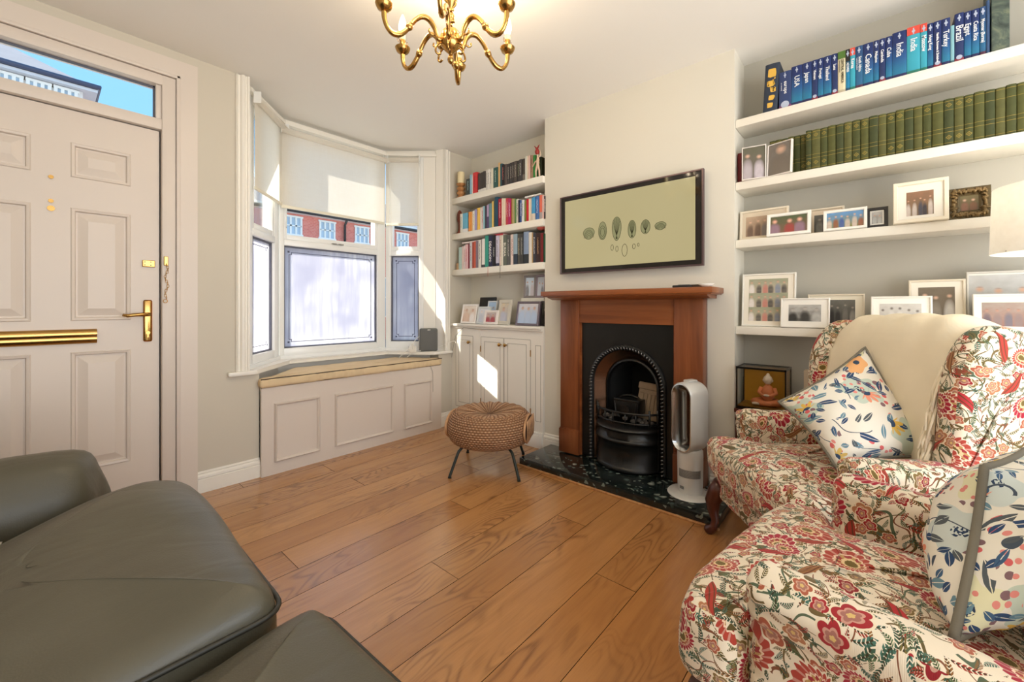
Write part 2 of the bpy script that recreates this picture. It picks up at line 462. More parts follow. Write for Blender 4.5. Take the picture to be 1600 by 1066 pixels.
def mat_frost():
    n = NT('frosted_glass_film', 0.5)
    x, y, z = n.xyz(n.obj())[:3]
    st = n.noise(n.cxyz(n.mul(x, 30), n.mul(y, 30), n.mul(z, 2.2)), 1, 3, 0.6, 0.5)[0]
    lowm = n.math('MULTIPLY_ADD', n.noise(n.obj(), 3.5, 2)[0], 2.4, -0.75, clamp=True)
    f = n.mul(n.math('POWER', st, 2.2), lowm)
    col = n.mix(n.math('MULTIPLY', f, 4.0, clamp=True), lin(202, 203, 214), lin(236, 236, 238))
    d = n.n('ShaderNodeBsdfTranslucent'); g = n.n('ShaderNodeBsdfDiffuse'); mx = n.n('ShaderNodeMixShader')
    n.put(d.inputs['Color'], col); n.put(g.inputs['Color'], col)
    mx.inputs[0].default_value = 0.2
    n.t.links.new(d.outputs[0], mx.inputs[1]); n.t.links.new(g.outputs[0], mx.inputs[2])
    n.t.links.new(mx.outputs[0], n.out.inputs['Surface'])
    return n.m
M['frost'] = mat_frost()

def mat_emit(name, rgb, strength):
    n = NT(name)
    e = n.n('ShaderNodeEmission')
    nz = n.noise(n.obj(), 30, 1)[0]
    n.put(e.inputs['Color'], n.mix(nz, tuple(c * 0.92 for c in lin(rgb)), lin(rgb)))
    e.inputs['Strength'].default_value = strength
    n.t.links.new(e.outputs[0], n.out.inputs['Surface'])
    return n.m
M['bulb'] = mat_emit('lit_bulb', (255, 232, 176), 9.0)

def mat_brick():
    n = NT('red_brick', 0.9, 0.2)
    x, y, z = n.xyz(n.obj())[:3]
    bt = n.n('ShaderNodeTexBrick')
    n.put(bt.inputs['Vector'], n.cxyz(x, z, 0.0))
    bt.inputs['Scale'].default_value = 4.4
    bt.inputs['Color1'].default_value = lin(236, 146, 130) + (1,)
    bt.inputs['Color2'].default_value = lin(222, 124, 110) + (1,)
    bt.inputs['Mortar'].default_value = lin(230, 190, 178) + (1,)
    bt.inputs['Mortar Size'].default_value = 0.012
    n.col(n.mix(n.mul(n.noise(n.obj(), 1.5, 2)[0], 0.4), bt.outputs['Color'], lin(200, 120, 110)))
    return n.m
M['brick'] = mat_brick()

def mat_wicker():
    n = NT('woven_wicker', 0.6, 0.3)
    u, v = n.xyz(n.uv())[:2]
    row = n.mul(v, 34.0)
    par = n.math('MULTIPLY', n.math('FLOOR', row), pi)
    over = n.math('SINE', n.add(n.mul(u, 2 * pi * 26.0), par))
    strand = n.math('ABSOLUTE', n.math('SINE', n.mul(row, pi)))
    h = n.mul(strand, n.math('MULTIPLY_ADD', over, 0.35, 0.65))
    spoke = n.math('ABSOLUTE', n.math('SINE', n.add(n.mul(u, pi * 18.0), n.mul(v, 6.0))))
    spoke = n.mul(spoke, n.math('MULTIPLY_ADD', n.math('SINE', n.mul(row, 14.0)), 0.15, 0.85))
    topm = n.math('MULTIPLY_ADD', v, -20.0, 6.4, clamp=True)
    h = n.add(n.mul(h, n.sub(1.0, topm)), n.mul(spoke, topm))
    nz = n.noise(n.uv(), 30, 3)[0]
    c = n.ramp(h, [(0.0, lin(92, 60, 38)), (0.35, lin(158, 118, 86)), (0.75, lin(196, 158, 124)), (1.0, lin(216, 184, 152))])
    n.col(n.mix(n.mul(nz, 0.5), c, lin(168, 112, 70)))
    n.bump(h, 1.0, 0.008)
    return n.m
M['wicker'] = mat_wicker()
M['wicker_rod'] = plain('wicker_rod', (196, 150, 108), 0.55, var=0.2, scale=40)

# ------------------------------------------------------------------ mesh helpers
class MB:
    """Collects primitives into one bmesh; mi = material slot index of what is added."""
    def __init__(s):
        s.b = bmesh.new(); s.mi = 0
    def face(s, pts):
        vs = [s.b.verts.new(p) for p in pts]
        f = s.b.faces.new(vs); f.material_index = s.mi
        return f
    def box(s, x0, x1, y0, y1, z0, z1, bevel=0.0, seg=2, mat=None):
        vs = [s.b.verts.new((x, y, z)) for x in (x0, x1) for y in (y0, y1) for z in (z0, z1)]
        fs = []
        for q in ((0, 1, 3, 2), (4, 6, 7, 5), (0, 4, 5, 1), (2, 3, 7, 6), (0, 2, 6, 4), (1, 5, 7, 3)):
            f = s.b.faces.new([vs[i] for i in q]); f.material_index = s.mi; fs.append(f)
        if bevel > 0:
            es = {e for f in fs for e in f.edges}
            r = bmesh.ops.bevel(s.b, geom=list(es), offset=bevel, segments=seg, affect='EDGES', profile=0.5)
            for f in r['faces']: f.material_index = s.mi
            vs = list({v for f in r['faces'] for v in f.verts} | {v for v in vs if v.is_valid})
        if mat is not None: bmesh.ops.transform(s.b, matrix=mat, verts=[v for v in vs if v.is_valid])
        return s
    def rings(s, rings, closed=True, cap=True):
        """Loft through rings of equal vertex count."""
        R = [[s.b.verts.new(p) for p in r] for r in rings]
        n = len(R[0])
        for a, b in zip(R, R[1:]):
            for i in range(n if closed else n - 1):
                j = (i + 1) % n
                f = s.b.faces.new((a[i], a[j], b[j], b[i])); f.material_index = s.mi
        if cap and closed:
            for r, rev in ((R[0], True), (R[-1], False)):
                f = s.b.faces.new(list(reversed(r)) if rev else r); f.material_index = s.mi
        return s
    def lathe(s, prof, cx=0, cy=0, n=24, cap=True, ax='Z', org=(0, 0, 0)):
        rs = []
        for r, z in prof:
            ring = []
            for i in range(n):
                a = 2 * pi * i / n
                p = (cx + r * cos(a), cy + r * sin(a), z)
                if ax == 'X': p = (org[0] + z, org[1] + r * cos(a), org[2] + r * sin(a))
                if ax == 'Y': p = (org[0] + r * sin(a), org[1] + z, org[2] + r * cos(a))
                ring.append(p)
            rs.append(ring)
        return s.rings(rs, True, cap)
    def tube(s, pts, r, n=8, closed=False, cap=True):
        pts = [Vector(p) for p in pts]
        m = len(pts)
        rad = r if isinstance(r, (list, tuple)) else [r] * m
        rs = []
        up = None
        for i, p in enumerate(pts):
            if closed: t = pts[(i + 1) % m] - pts[i - 1]
            else: t = pts[min(i + 1, m - 1)] - pts[max(i - 1, 0)]
            t.normalize()
            if up is None:
                up = Vector((0, 0, 1)) if abs(t.z) < 0.9 else Vector((1, 0, 0))
            a = up - t * up.dot(t)
            if a.length < 1e-5: a = t.orthogonal()
            a.normalize(); bb = t.cross(a); up = a
            rs.append([p + (a * cos(2 * pi * k / n) + bb * sin(2 * pi * k / n)) * rad[i] for k in range(n)])
        if closed: rs.append(rs[0]); return s.rings(rs, True, False)
        return s.rings(rs, True, cap)
    def prism(s, poly, z0, z1, axis='Z', bevel=0.0):
        f3 = {'Z': lambda a, b, c: (a, b, c), 'X': lambda a, b, c: (c, a, b), 'Y': lambda a, b, c: (a, c, b)}[axis]
        A = [s.b.verts.new(f3(a, b, z0)) for a, b in poly]
        B = [s.b.verts.new(f3(a, b, z1)) for a, b in poly]
        fs = [s.b.faces.new(A), s.b.faces.new(list(reversed(B)))]
        n = len(poly)
        for i in range(n):
            fs.append(s.b.faces.new((A[i], B[i], B[(i + 1) % n], A[(i + 1) % n])))
        for f in fs: f.material_index = s.mi
        if bevel:
            es = list({e for f in fs for e in f.edges})
            r = bmesh.ops.bevel(s.b, geom=es, offset=bevel, segments=2, affect='EDGES', profile=0.5)
            for f in r['faces']: f.material_index = s.mi
        return s
    def puff(s, poly, c0, c1, r=0.03, axis='X', dome=0.01, seg=5):
        """Soft extruded panel: outline inset along its normals with rounded rims and domed faces."""
        n = len(poly)
        f3 = {'Z': lambda a, b, c: (a, b, c), 'X': lambda a, b, c: (c, a, b), 'Y': lambda a, b, c: (a, c, b)}[axis]
        area2 = sum(poly[i][0] * poly[(i + 1) % n][1] - poly[(i + 1) % n][0] * poly[i][1] for i in range(n))
        if area2 < 0: poly = poly[::-1]
        nr = []
        for i in range(n):
            ax_, ay = poly[i - 1]; bx_, by = poly[(i + 1) % n]
            t = Vector((bx_ - ax_, by - ay)); t.normalize()
            nr.append(Vector((-t.y, t.x)))
        cx_ = sum(p[0] for p in poly) / n; cy_ = sum(p[1] for p in poly) / n
        def inset(d, k=1.0):
            out = []
            for p, q in zip(poly, nr):
                a = p[0] + q.x * d; b = p[1] + q.y * d
                out.append((cx_ + (a - cx_) * k, cy_ + (b - cy_) * k))
            return out
        rs = []
        for kk in (.12, .3, .45, .6, .75, .88):
            rs.append([f3(a, b, c0 - dome * (1 - kk * kk)) for a, b in inset(r, kk)])
        for k in range(seg + 1):
            th = pi / 2 * k / seg
            rs.append([f3(a, b, c0 + r * (1 - cos(th))) for a, b in inset(r * (1 - sin(th)))])
        for k in range(seg, -1, -1):
            th = pi / 2 * k / seg
            rs.append([f3(a, b, c1 - r * (1 - cos(th))) for a, b in inset(r * (1 - sin(th)))])
        for kk in (.88, .75, .6, .45, .3, .12):
            rs.append([f3(a, b, c1 + dome * (1 - kk * kk)) for a, b in inset(r, kk)])
        return s.rings(rs, True, True)
    def xf(s, mat):
        bmesh.ops.transform(s.b, matrix=mat, verts=s.b.verts[:])
        return s

def uv_box(me, k=1.0, off=(0, 0)):
    uvl = me.uv_layers.new(name='UVMap')
    for p in me.polygons:
        nx, ny, nz = (abs(c) for c in p.normal)
        for li in p.loop_indices:
            c = me.vertices[me.loops[li].vertex_index].co
            if nz >= nx and nz >= ny: q = (c.x, c.y)
            elif nx >= ny: q = (c.y, c.z)
            else: q = (c.x, c.z)
            uvl.data[li].uv = (q[0] * k + off[0], q[1] * k + off[1])

def obj(name, mb, mats, parent=None, smooth=False, loc=None, rotz=0.0, uv=False, uvoff=(0, 0), subsurf=0, angle=None):
    bm = mb.b
    bmesh.ops.recalc_face_normals(bm, faces=bm.faces[:])
    me = bpy.data.meshes.new(name)
    bm.to_mesh(me); bm.free()
    for m_ in (mats if isinstance(mats, (list, tuple)) else [mats]): me.materials.append(m_)
    if uv: uv_box(me, 1.0, uvoff)
    o = bpy.data.objects.new(name, me)
    COL.objects.link(o)
    if parent is not None: o.parent = parent
    if loc is not None: o.location = loc
    if rotz: o.rotation_euler = (0, 0, rotz)
    if smooth:
        me.shade_smooth()
        if angle: me.set_sharp_from_angle(angle=radians(angle))
    if subsurf:
        md = o.modifiers.new('sub', 'SUBSURF'); md.levels = subsurf; md.render_levels = subsurf
    return o

LABELS = {}
def tag(o, label, cat, group=None, kind=None):
    if label: o['label'] = label
    if cat: o['category'] = cat
    if group: o['group'] = group
    if kind: o['kind'] = kind
    if label: LABELS.setdefault(label, []).append(o.name)
    return o

def thing(name, label, cat, loc=(0, 0, 0), rotz=0.0, group=None):
    o = bpy.data.objects.new(name, None)
    o.empty_display_size = 0.05
    COL.objects.link(o)
    o.location = loc; o.rotation_euler = (0, 0, rotz)
    return tag(o, label, cat, group)

def struct(name, mb, mats, parent=None, label=None, **kw):
    o = obj(name, mb, mats, parent, **kw)
    if parent is None:
        o['kind'] = 'structure'
        if label: o['label'] = label
    return o

def text(name, body, size, mat, parent, M4, depth=0.0004, align='CENTER', sx=1.0, maxlen=None, bold=0.0):
    cu = bpy.data.curves.new(name, 'FONT')
    cu.body = body; cu.size = size; cu.extrude = depth
    cu.align_x = align; cu.align_y = 'CENTER'
    cu.offset = bold
    cu.resolution_u = 2
    cu.materials.append(mat)
    o = bpy.data.objects.new(name, cu)
    COL.objects.link(o)
    bpy.context.view_layer.update()
    me = bpy.data.meshes.new_from_object(o.evaluated_get(bpy.context.evaluated_depsgraph_get()))
    bpy.data.objects.remove(o); bpy.data.curves.remove(cu)
    me.name = name
    if maxlen is not None and len(me.vertices):
        xs_ = [v.co.x for v in me.vertices]
        wd = max(xs_) - min(xs_)
        if wd > 1e-5: sx = min(1.0, maxlen / wd)
    o = bpy.data.objects.new(name, me)
    COL.objects.link(o)
    o.parent = parent
    o.matrix_local = M4 @ Matrix.Diagonal((sx, 1, 1, 1))
    return o

def basis(X, Y, Z, T):
    m = Matrix.Identity(4)
    for i, v in enumerate((X, Y, Z, T)):
        for j in range(3): m[j][i] = v[j]
    return m
# text on a surface facing -x : upright / reading downwards
def UPR(p): return basis((0, -1, 0), (0, 0, 1), (-1, 0, 0), p)
def DWN(p): return basis((0, 0, -1), (0, -1, 0), (-1, 0, 0), p)

# pixel -> place on a known plane (used to read sizes off the photograph)
_A = radians(YAW); _fw = (cos(_A), sin(_A)); _r = (sin(_A), -cos(_A))
def _ray(u, v):
    a = (u - 800) / FPX
    return (_fw[0] + a * _r[0], _fw[1] + a * _r[1], -(v - 480) / FPX)
def onx(u, v, x):
    d = _ray(u, v); t = x / d[0]
    return (x, d[1] * t, HCAM + d[2] * t)
# ================================================================== ROOM SHELL
YF = 2.88      # front wall (door + bay)
XC = 2.485     # chimney breast face
XB = 2.70      # alcove back
XL = -0.98     # wall with sofa
YB = -1.45     # wall behind the camera
ZC = 2.447
CH0, CH1 = 0.5785, 1.855      # chimney breast in y

# floor planks run towards the fireplace wall
def build_floor():
    bm = bmesh.new()
    uvl = bm.loops.layers.uv.new('UVMap')
    fr = bm.faces.layers.float.new('plank'); fg = bm.faces.layers.float.new('gap')
    ys = [-1.5, -1.28, -1.07, -0.90, -0.69, -0.52, -0.31, -0.14, 0.03, 0.24, 0.41, 0.666, 0.832, 1.05, 1.213, 1.380, 1.586, 1.745, 1.922, 2.097, 2.265, 2.430, 2.60, 2.768, 2.90, 3.07, 3.3]
    cuts = {0.666: [1.452], 1.05: [1.73], 1.213: [1.07], 1.586: [1.477], 1.745: [0.69], 1.922: [1.875], 2.265: [1.27], 2.60: [1.249], 2.768: [0.79, 1.536], 0.832: [0.2], 1.380: [2.07], 2.097: [0.35]}
    g = 0.0011
    rr = random.Random(3)
    def quad(x0, x1, y0, y1, z, rnd, gap):
        vs = [bm.verts.new(p) for p in ((x0, y0, z), (x1, y0, z), (x1, y1, z), (x0, y1, z))]
        f = bm.faces.new(vs); f[fr] = rnd; f[fg] = gap
        o = (rnd * 17.0, rnd * 5.0)
        for l in f.loops: l[uvl].uv = (l.vert.co.x + o[0], l.vert.co.y + o[1])
    quad(XL - 0.3, XB + 0.3, ys[0], ys[-1], -0.003, 0.5, 1.0)
    for a, b in zip(ys, ys[1:]):
        xs = [XL - 0.25] + sorted(cuts.get(a, [rr.uniform(-0.5, 0.3), rr.uniform(2.3, 2.6)])) + [XB + 0.25]
        for x0, x1 in zip(xs, xs[1:]):
            quad(x0 + g, x1 - g, a + g, b - g, 0.0, rr.random(), 0.0)
    me = bpy.data.meshes.new('floor'); bm.to_mesh(me); bm.free()
    me.materials.append(M['floor'])
    o = bpy.data.objects.new('floor', me); COL.objects.link(o)
    o['kind'] = 'structure'
build_floor()

BAYL, BAYR = (1.17, 3.30), (2.05, 3.30)     # bay corners on plan
BL0, BR1 = (0.86, 2.93), (2.27, 3.04)       # outer ends of the angled lights
c = MB(); c.box(XL - 0.3, XB + 0.3, YB - 0.1, 3.42, ZC, ZC + 0.12); struct('ceiling', c, M['ceiling'])

T = 0.24
w_ = MB()
w_.box(-1.3, -0.42, YF, YF + T, 0, ZC)                    # left of the door
w_.box(-0.42, 0.505, YF, YF + T, 2.30, ZC)                # over the door
w_.box(0.505, 0.84, YF, YF + T, 0, ZC)                    # between door and bay
w_.box(2.365, XB + 0.3, YF, YF + T, 0, ZC)                # right of the bay
w_.box(0.84, 0.9055, YF, YF + .12, 0, 0.638); w_.box(2.3105, 2.365, YF, YF + .12, 0, 0.638)
struct('wall_front', w_, M['wall_door'])
w_ = MB(); w_.box(XL - T, XL, YB, YF, 0, ZC); struct('wall_left', w_, M['wall_door'])
# chimney breast with the fireplace opening
w_ = MB()
w_.box(XC, XB + 0.25, CH0, 0.93, 0, ZC)
w_.box(XC, XB + 0.25, 1.42, CH1, 0, ZC)
w_.box(XC, XB + 0.25, 0.93, 1.42, 0.85, ZC)
w_.box(XB + 0.15, XB + 0.25, 0.93, 1.42, 0, 0.85)
struct('wall_chimney_breast', w_, M['wall'])
w_ = MB(); w_.box(XB, XB + 0.2, CH1, YF, 0, ZC); struct('wall_alcove_left', w_, M['wall'])
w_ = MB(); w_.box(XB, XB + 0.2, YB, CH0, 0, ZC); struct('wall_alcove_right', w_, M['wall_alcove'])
# wall behind the camera, its wide opening invented to let fill light in
w_ = MB()
w_.box(XL - T, XL + 0.2, YB - 0.2, YB, 0, ZC); w_.box(2.2, XB + 0.2, YB - 0.2, YB, 0, ZC)
w_.box(XL + 0.2, 2.2, YB - 0.2, YB, 2.3, ZC)
struct('wall_back', w_, M['wall'])

# made-up door frame, unseen, standing before the added fill light
k = MB()
for x in (XL + .2, XL + .92, 0.70, 1.45, 2.14): k.box(x, x + .06, YB - .15, YB - .09, 0, 2.3)
k.box(XL + .2, 2.2, YB - .15, YB - .09, 2.22, 2.3); k.box(XL + .2, 2.2, YB - .15, YB - .09, 0, .10)
struct('window_4', k, M['upvc'])

# bay apron walls, sill and lining
def off(p, q, d):
    """offset segment p-q to its room side by d"""
    t = Vector((q[0] - p[0], q[1] - p[1])); t.normalize()
    n_ = Vector((t.y, -t.x))
    return (p[0] + n_.x * d, p[1] + n_.y * d), (q[0] + n_.x * d, q[1] + n_.y * d)
def isect(a, b, c_, d):
    x1, y1 = a; x2, y2 = b; x3, y3 = c_; x4, y4 = d
    D = (x1 - x2) * (y3 - y4) - (y1 - y2) * (x3 - x4)
    px = ((x1 * y2 - y1 * x2) * (x3 - x4) - (x1 - x2) * (x3 * y4 - y3 * x4)) / D
    py = ((x1 * y2 - y1 * x2) * (y3 - y4) - (y1 - y2) * (x3 * y4 - y3 * x4)) / D
    return px, py
def bayline(d, yw=YF):
    """polyline of the bay offset d to the room side, from front wall left to right"""
    a0, a1 = off(BL0, BAYL, d); b0, b1 = off(BAYL, BAYR, d); c0, c1 = off(BAYR, BR1, d)
    p1 = isect(a0, a1, b0, b1); p2 = isect(b0, b1, c0, c1)
    # start on wall line
    s = isect(a0, a1, (0, yw), (1, yw)); e = isect(c0, c1, (0, yw), (1, yw))
    return [s, p1, p2, e]
outer = bayline(-0.10, YF + 0.03); inner = bayline(-0.01, YF + 0.03)
w_ = MB()
w_.prism(outer + inner[::-1], 0.0, 0.645)
w_.prism(outer + inner[::-1], 2.395, ZC)
struct('wall_bay', w_, M['white'])
n1 = bayline(0.085)
n1[0] = (0.885, YF - 0.035); n1[3] = (2.45, YF - 0.03)
sill_poly = [(0.735, YF - 0.035), n1[0], (n1[1][0], n1[1][1]), (n1[2][0], n1[2][1]), (2.24, YF - 0.03), (2.452, YF - 0.03), (2.452, YF + 0.001), (2.36, YF + 0.02)] + bayline(-0.05)[::-1][0:0] + [outer[2], outer[1], (0.84, YF + 0.02), (0.84, YF + 0.001), (0.735, YF + 0.001)]
w_ = MB(); w_.prism(sill_poly, 0.638, 0.665, bevel=0.008); struct('trim_1', w_, M['white'], smooth=True, angle=40)   # window board
# low upstand between window board and frames
w_ = MB(); w_.prism(bayline(0.012) + bayline(-0.03)[::-1], 0.665, 0.69); struct('trim_2', w_, M['upvc'])
# jamb board and reveal on the right of the bay, reveal on the left
w_ = MB()
w_.prism([(2.27, 3.04), (2.335, 2.955), (2.40, 3.0), (2.33, 3.09)], 0.665, 2.40)
w_.prism([(2.338, 2.955), (2.366, 2.88), (2.46, 2.885), (2.44, 3.0)], 0.665, ZC)
struct('trim_3', w_, M['white'])
w_ = MB(); w_.prism([(0.84, 2.885), (0.862, 2.93), (0.80, 3.05), (0.74, 2.90)], 0.665, 2.40); struct('trim_4', w_, M['white'])

def casing(name, x0, x1, z0, z1, y=YF):
    """moulded architrave strip on the front wall"""
    k = MB(); wd = x1 - x0
    prof = [(0, 0), (0, 0.012), (0.1, 0.020), (0.2, 0.012), (0.3, 0.012), (0.42, 0.026), (0.6, 0.030), (0.72, 0.022), (0.8, 0.022), (0.86, 0.030), (1.0, 0.030), (1.0, 0)]
    k.rings([[(x0 + a * wd, y - b, z) for a, b in prof] for z in (z0, z1)])
    return struct(name, k, M['white'])
casing('trim_5', 0.778, 0.846, 0.665, ZC - 0.005)
casing('trim_6', 2.432, 2.362, 0.665, ZC - 0.005)

# ------------------------------------------------ windows of the bay
def window(num, p, q, glass_lo, glass_hi, label, off_in=0.0):
    """p->q on plan; glass spans given as (s0,s1) along the panel"""
    L = math.hypot(q[0] - p[0], q[1] - p[1]); a = math.atan2(q[1] - p[1], q[0] - p[0])
    root = thing('window_%d' % num, None, None, (p[0], p[1], 0), a)
    root['kind'] = 'structure'; root['label'] = label
    Z0, Z1 = 0.672, 2.398
    s0, s1 = glass_lo; h0, h1 = glass_hi
    f = MB(); d0, d1 = 0.0, 0.07       # local +y is outside
    za, zb, zc, zd = 0.744, 1.508, 1.592, 2.32
    f.box(0, s0, d0, d1, Z0, Z1, 0.006); f.box(s1, L, d0, d1, Z0, Z1, 0.006)
    f.box(s0 - .004, s1 + .004, d0, d1, Z0, za, 0.006); f.box(s0 - .004, s1 + .004, d0 - 0.004, d1, zb, 1.555, 0.006)
    f.box(s0 - .004, s1 + .004, d0, d1, zd + 0.02, Z1, 0.006)
    f.box(s0, s1, d0 + 0.02, d1, zb - 0.002, zb + .01); 
    obj('window_frame', f, M['upvc'], root, smooth=True, angle=35)
    # bead round the lower pane
    f = MB()
    for (x0, x1, z0, z1) in ((s0, s0 + .008, za, zb), (s1 - .008, s1, za, zb), (s0, s1, za, za + .008), (s0, s1, zb - .008, zb)):
        f.box(x0 - .001, x1 + .001, 0.018, 0.055, z0, z1)
    obj('glazing_gasket', f, M['black'] if False else plain('gasket', (92, 94, 106), 0.6), root)
    f = MB()
    f.box(s0 - .004, h0, 0.004, d1, 1.555, zd + .02, 0.004); f.box(h1, s1 + .004, 0.004, d1, 1.555, zd + .02, 0.004)
    f.box(h0 - .002, h1 + .002, 0.004, d1, 1.555, zc, 0.004); f.box(h0 - .002, h1 + .002, 0.004, d1, zd, zd + .02, 0.004)
    sash = obj('top_sash', f, M['upvc'], root, smooth=True, angle=35)
    if num == 2:
        h = MB(); m_ = (s0 + s1) / 2 + 0.02
        h.box(m_ - .05, m_ + .05, -0.012, 0.004, 1.556, 1.566, .003); h.box(m_ - .012, m_ + .03, -0.028, -0.01, 1.554, 1.562, .003)
        obj('sash_handle', h, M['chrome'], sash)
    g = MB(); g.box(h0, h1, 0.034, 0.040, zc, zd); obj('clear_pane', g, M['glass'], root)
    g = MB(); g.box(s0 + .01, s1 - .01, 0.034, 0.038, za + .01, zb - .01)
    fr = obj('frosted_pane', g, M['frost'], root)
    e = MB(); i = 0.030; t_ = 0.0045; k = 0.022; y0, y1 = 0.0325, 0.034
    X0, X1, A, B = s0 + .012 + i, s1 - .012 - i, za + .012 + i, zb - .012 - i
    for (x0, x1, z0, z1) in ((X0 + k, X1 - k, A, A + t_), (X0 + k, X1 - k, B - t_, B), (X0, X0 + t_, A + k, B - k), (X1 - t_, X1, A + k, B - k)):
        e.box(x0, x1, y0, y1, z0, z1)
    for cx, cz, sx, sz in ((X0, A, 1, 1), (X1, A, -1, 1), (X0, B, 1, -1), (X1, B, -1, -1)):
        for (ax, bx, az, bz) in ((k - t_, k, 0, k), (0, k, k - t_, k), (-.008, .006, -.008, .006)):
            xs = sorted((cx + sx * ax, cx + sx * bx)); zs = sorted((cz + sz * az, cz + sz * bz))
            e.box(xs[0], xs[1], y0, y1, zs[0], zs[1])
    obj('etched_border', e, plain('etched_line', (92, 92, 112), 0.6), fr)
    return root
window(1, BL0, BAYL, (0.065, 0.40), (0.092, 0.372), 'narrow left-hand bay window beside the front door, clear over frosted')
window(2, BAYL, BAYR, (0.036, 0.80), (0.056, 0.776), 'wide middle bay window, clear strip over frosted pane')
window(3, BAYR, BR1, (0.045, 0.295), (0.060, 0.282), 'narrow right-hand bay window beside the bookshelf alcove, clear over frosted')

# ------------------------------------------------ roller blinds
def blind(p, q, inset, zroll, zbot, label, s0, s1):
    a0, a1 = off(p, q, inset)
    L = math.hypot(q[0] - p[0], q[1] - p[1]); a = math.atan2(q[1] - p[1], q[0] - p[0])
    r = thing('roller_blind', label, 'blind', (a0[0], a0[1], 0), a, 'linen roller blinds in the bay')
    k = MB(); k.lathe([(0.021, s0), (0.021, s1)], n=20, ax='X', org=(0, 0.0, zroll)); obj('roller', k, M['blind'], r, smooth=True, angle=40)
    k = MB()
    N = 24
    for i in range(N):      # slightly bowed sheet
        pass
    ring = lambda x: [(x, 0.019 + 0.002 * sin(x * 9), z) for z in (zroll, zbot)] + [(x, 0.0205 + 0.002 * sin(x * 9), z) for z in (zbot, zroll)]
    k.rings([ring(s0 + .012 + (s1 - s0 - .024) * i / N) for i in range(N + 1)])
    obj('blind_fabric', k, M['blind'], r)
    k = MB(); k.box(s0 + .010, s1 - .010, 0.014, 0.026, zbot - 0.016, zbot + .006, .004); obj('bottom_bar', k, M['upvc'] if False else plain('blind_bar', (232, 226, 206), 0.6), r)
    for s_ in (s0 - .004, s1 + .001):
        k = MB(); k.box(s_, s_ + .003, -0.022, 0.022, zroll - .026, zroll + .045, .001); obj('bracket', k, M['upvc'], r)
    return r, L
bl, L1 = blind(BL0, BAYL, 0.055, 2.345, 1.80, 'narrow linen roller blind on the left-hand bay window, half lowered', 0.0, 0.455)
k = MB(); k.tube([(0.452, 0.0, 2.345), (0.452, -0.004, 2.0), (0.452, 0.0, 1.64), (0.464, 0.0, 1.632), (0.470, 0.0, 1.645), (0.468, -.004, 2.0), (0.466, 0, 2.33)], 0.0022, 6); obj('pull_chain', k, M['upvc'], bl, smooth=True)
bl, L2 = blind(BAYL, BAYR, 0.09, 2.325, 1.785, 'wide linen roller blind on the middle bay window, half lowered and partly sunlit', -0.02, 0.832)
k = MB(); k.tube([(0.852, -0.01, 2.325), (0.854, -0.012, 2.0), (0.852, -0.01, 1.50), (0.862, -0.01, 1.49), (0.866, -0.01, 1.51), (0.866, -.01, 2.0), (0.862, -.01, 2.32)], 0.0022, 6); obj('pull_chain', k, M['upvc'], bl, smooth=True)
bl, L3 = blind(BAYR, BR1, 0.055, 2.345, 1.785, 'narrow linen roller blind on the right-hand bay window, half lowered', 0.005, 0.315)
k = MB(); k.tube([(0.325, 0.0, 2.345), (0.327, -0.002, 2.0), (0.325, 0.0, 1.56)], 0.0022, 6); obj('pull_chain', k, M['upvc'], bl, smooth=True)
k = MB(); pl = bayline(0.055); pl2 = bayline(0.01)
k.prism([(0.87, 2.90)] + pl[1:3] + [(2.33, 2.93), (2.34, 2.945)] + [pl2[2], pl2[1], (0.855, 2.925)], 2.385, 2.41)
struct('trim_7', k, M['white'])

# ------------------------------------------------ front door
def raised_panel(k, x0, x1, z0, z1, y, d=0.012, m=0.014, bev=0.045):
    """moulding, recess and raised field, seen from -y"""
    def ring(i, yy): return [(x0 + i, yy, z0 + i), (x1 - i, yy, z0 + i), (x1 - i, yy, z1 - i), (x0 + i, yy, z1 - i)]
    k.rings([ring(0, y), ring(0.004, y - 0.005), ring(m, y - 0.002), ring(m + .004, y + d), ring(m + .010, y + d), ring(m + bev, y - 0.001), ring(m + bev + .002, y - 0.001)], True, False)
    k.face(ring(m + bev + .002, y - 0.001)[::1])
root = thing('door_1', None, None, (0, 0, 0)); root['kind'] = 'structure'; root['label'] = 'panelled front door with letter flap and lever handle'
DX0, DX1, DY = -0.395, 0.433, 2.905
pan = [(0.104, 0.318), (-0.235, -0.020)]
panz = [(1.674, 1.841), (0.984, 1.528), (0.255, 0.833)]
k = MB()
xs = sorted([DX0, DX1] + [v for p in pan for v in p]); zs = sorted([0.012, 1.995] + [v for p in panz for v in p])
for i in range(len(xs) - 1):
    for j in range(len(zs) - 1):
        hole = any(abs(xs[i] - p[0]) < 1e-6 for p in pan) and any(abs(zs[j] - p[0]) < 1e-6 for p in panz)
        if hole: raised_panel(k, xs[i], xs[i + 1], zs[j], zs[j + 1], DY)
        else: k.face([(xs[i], DY, zs[j]), (xs[i + 1], DY, zs[j]), (xs[i + 1], DY, zs[j + 1]), (xs[i], DY, zs[j + 1])])
k.box(DX0, DX1, DY + 0.016, DY + 0.045, 0.012, 1.995)
for a, b in ((DX0, DX0 + 1e-3), (DX1 - 1e-3, DX1)): k.box(a, b, DY, DY + 0.03, 0.012, 1.995)
bmesh.ops.remove_doubles(k.b, verts=k.b.verts[:], dist=1e-5)
obj('door_leaf', k, M['door_paint'], root)
k = MB()
k.box(0.438, 0.497, YF - 0.012, YF + 0.09, 0, 2.29, .004); k.box(-0.46, -0.40, YF - 0.012, YF + 0.09, 0, 2.29, .004)
k.box(-0.41, 0.44, YF - 0.006, YF + 0.09, 2.000, 2.056, .004); k.box(-0.41, 0.44, YF - 0.012, YF + 0.09, 2.236, 2.29, .004)
k.box(0.415, 0.44, YF + 0.006, YF + .09, 2.05, 2.24, .003)
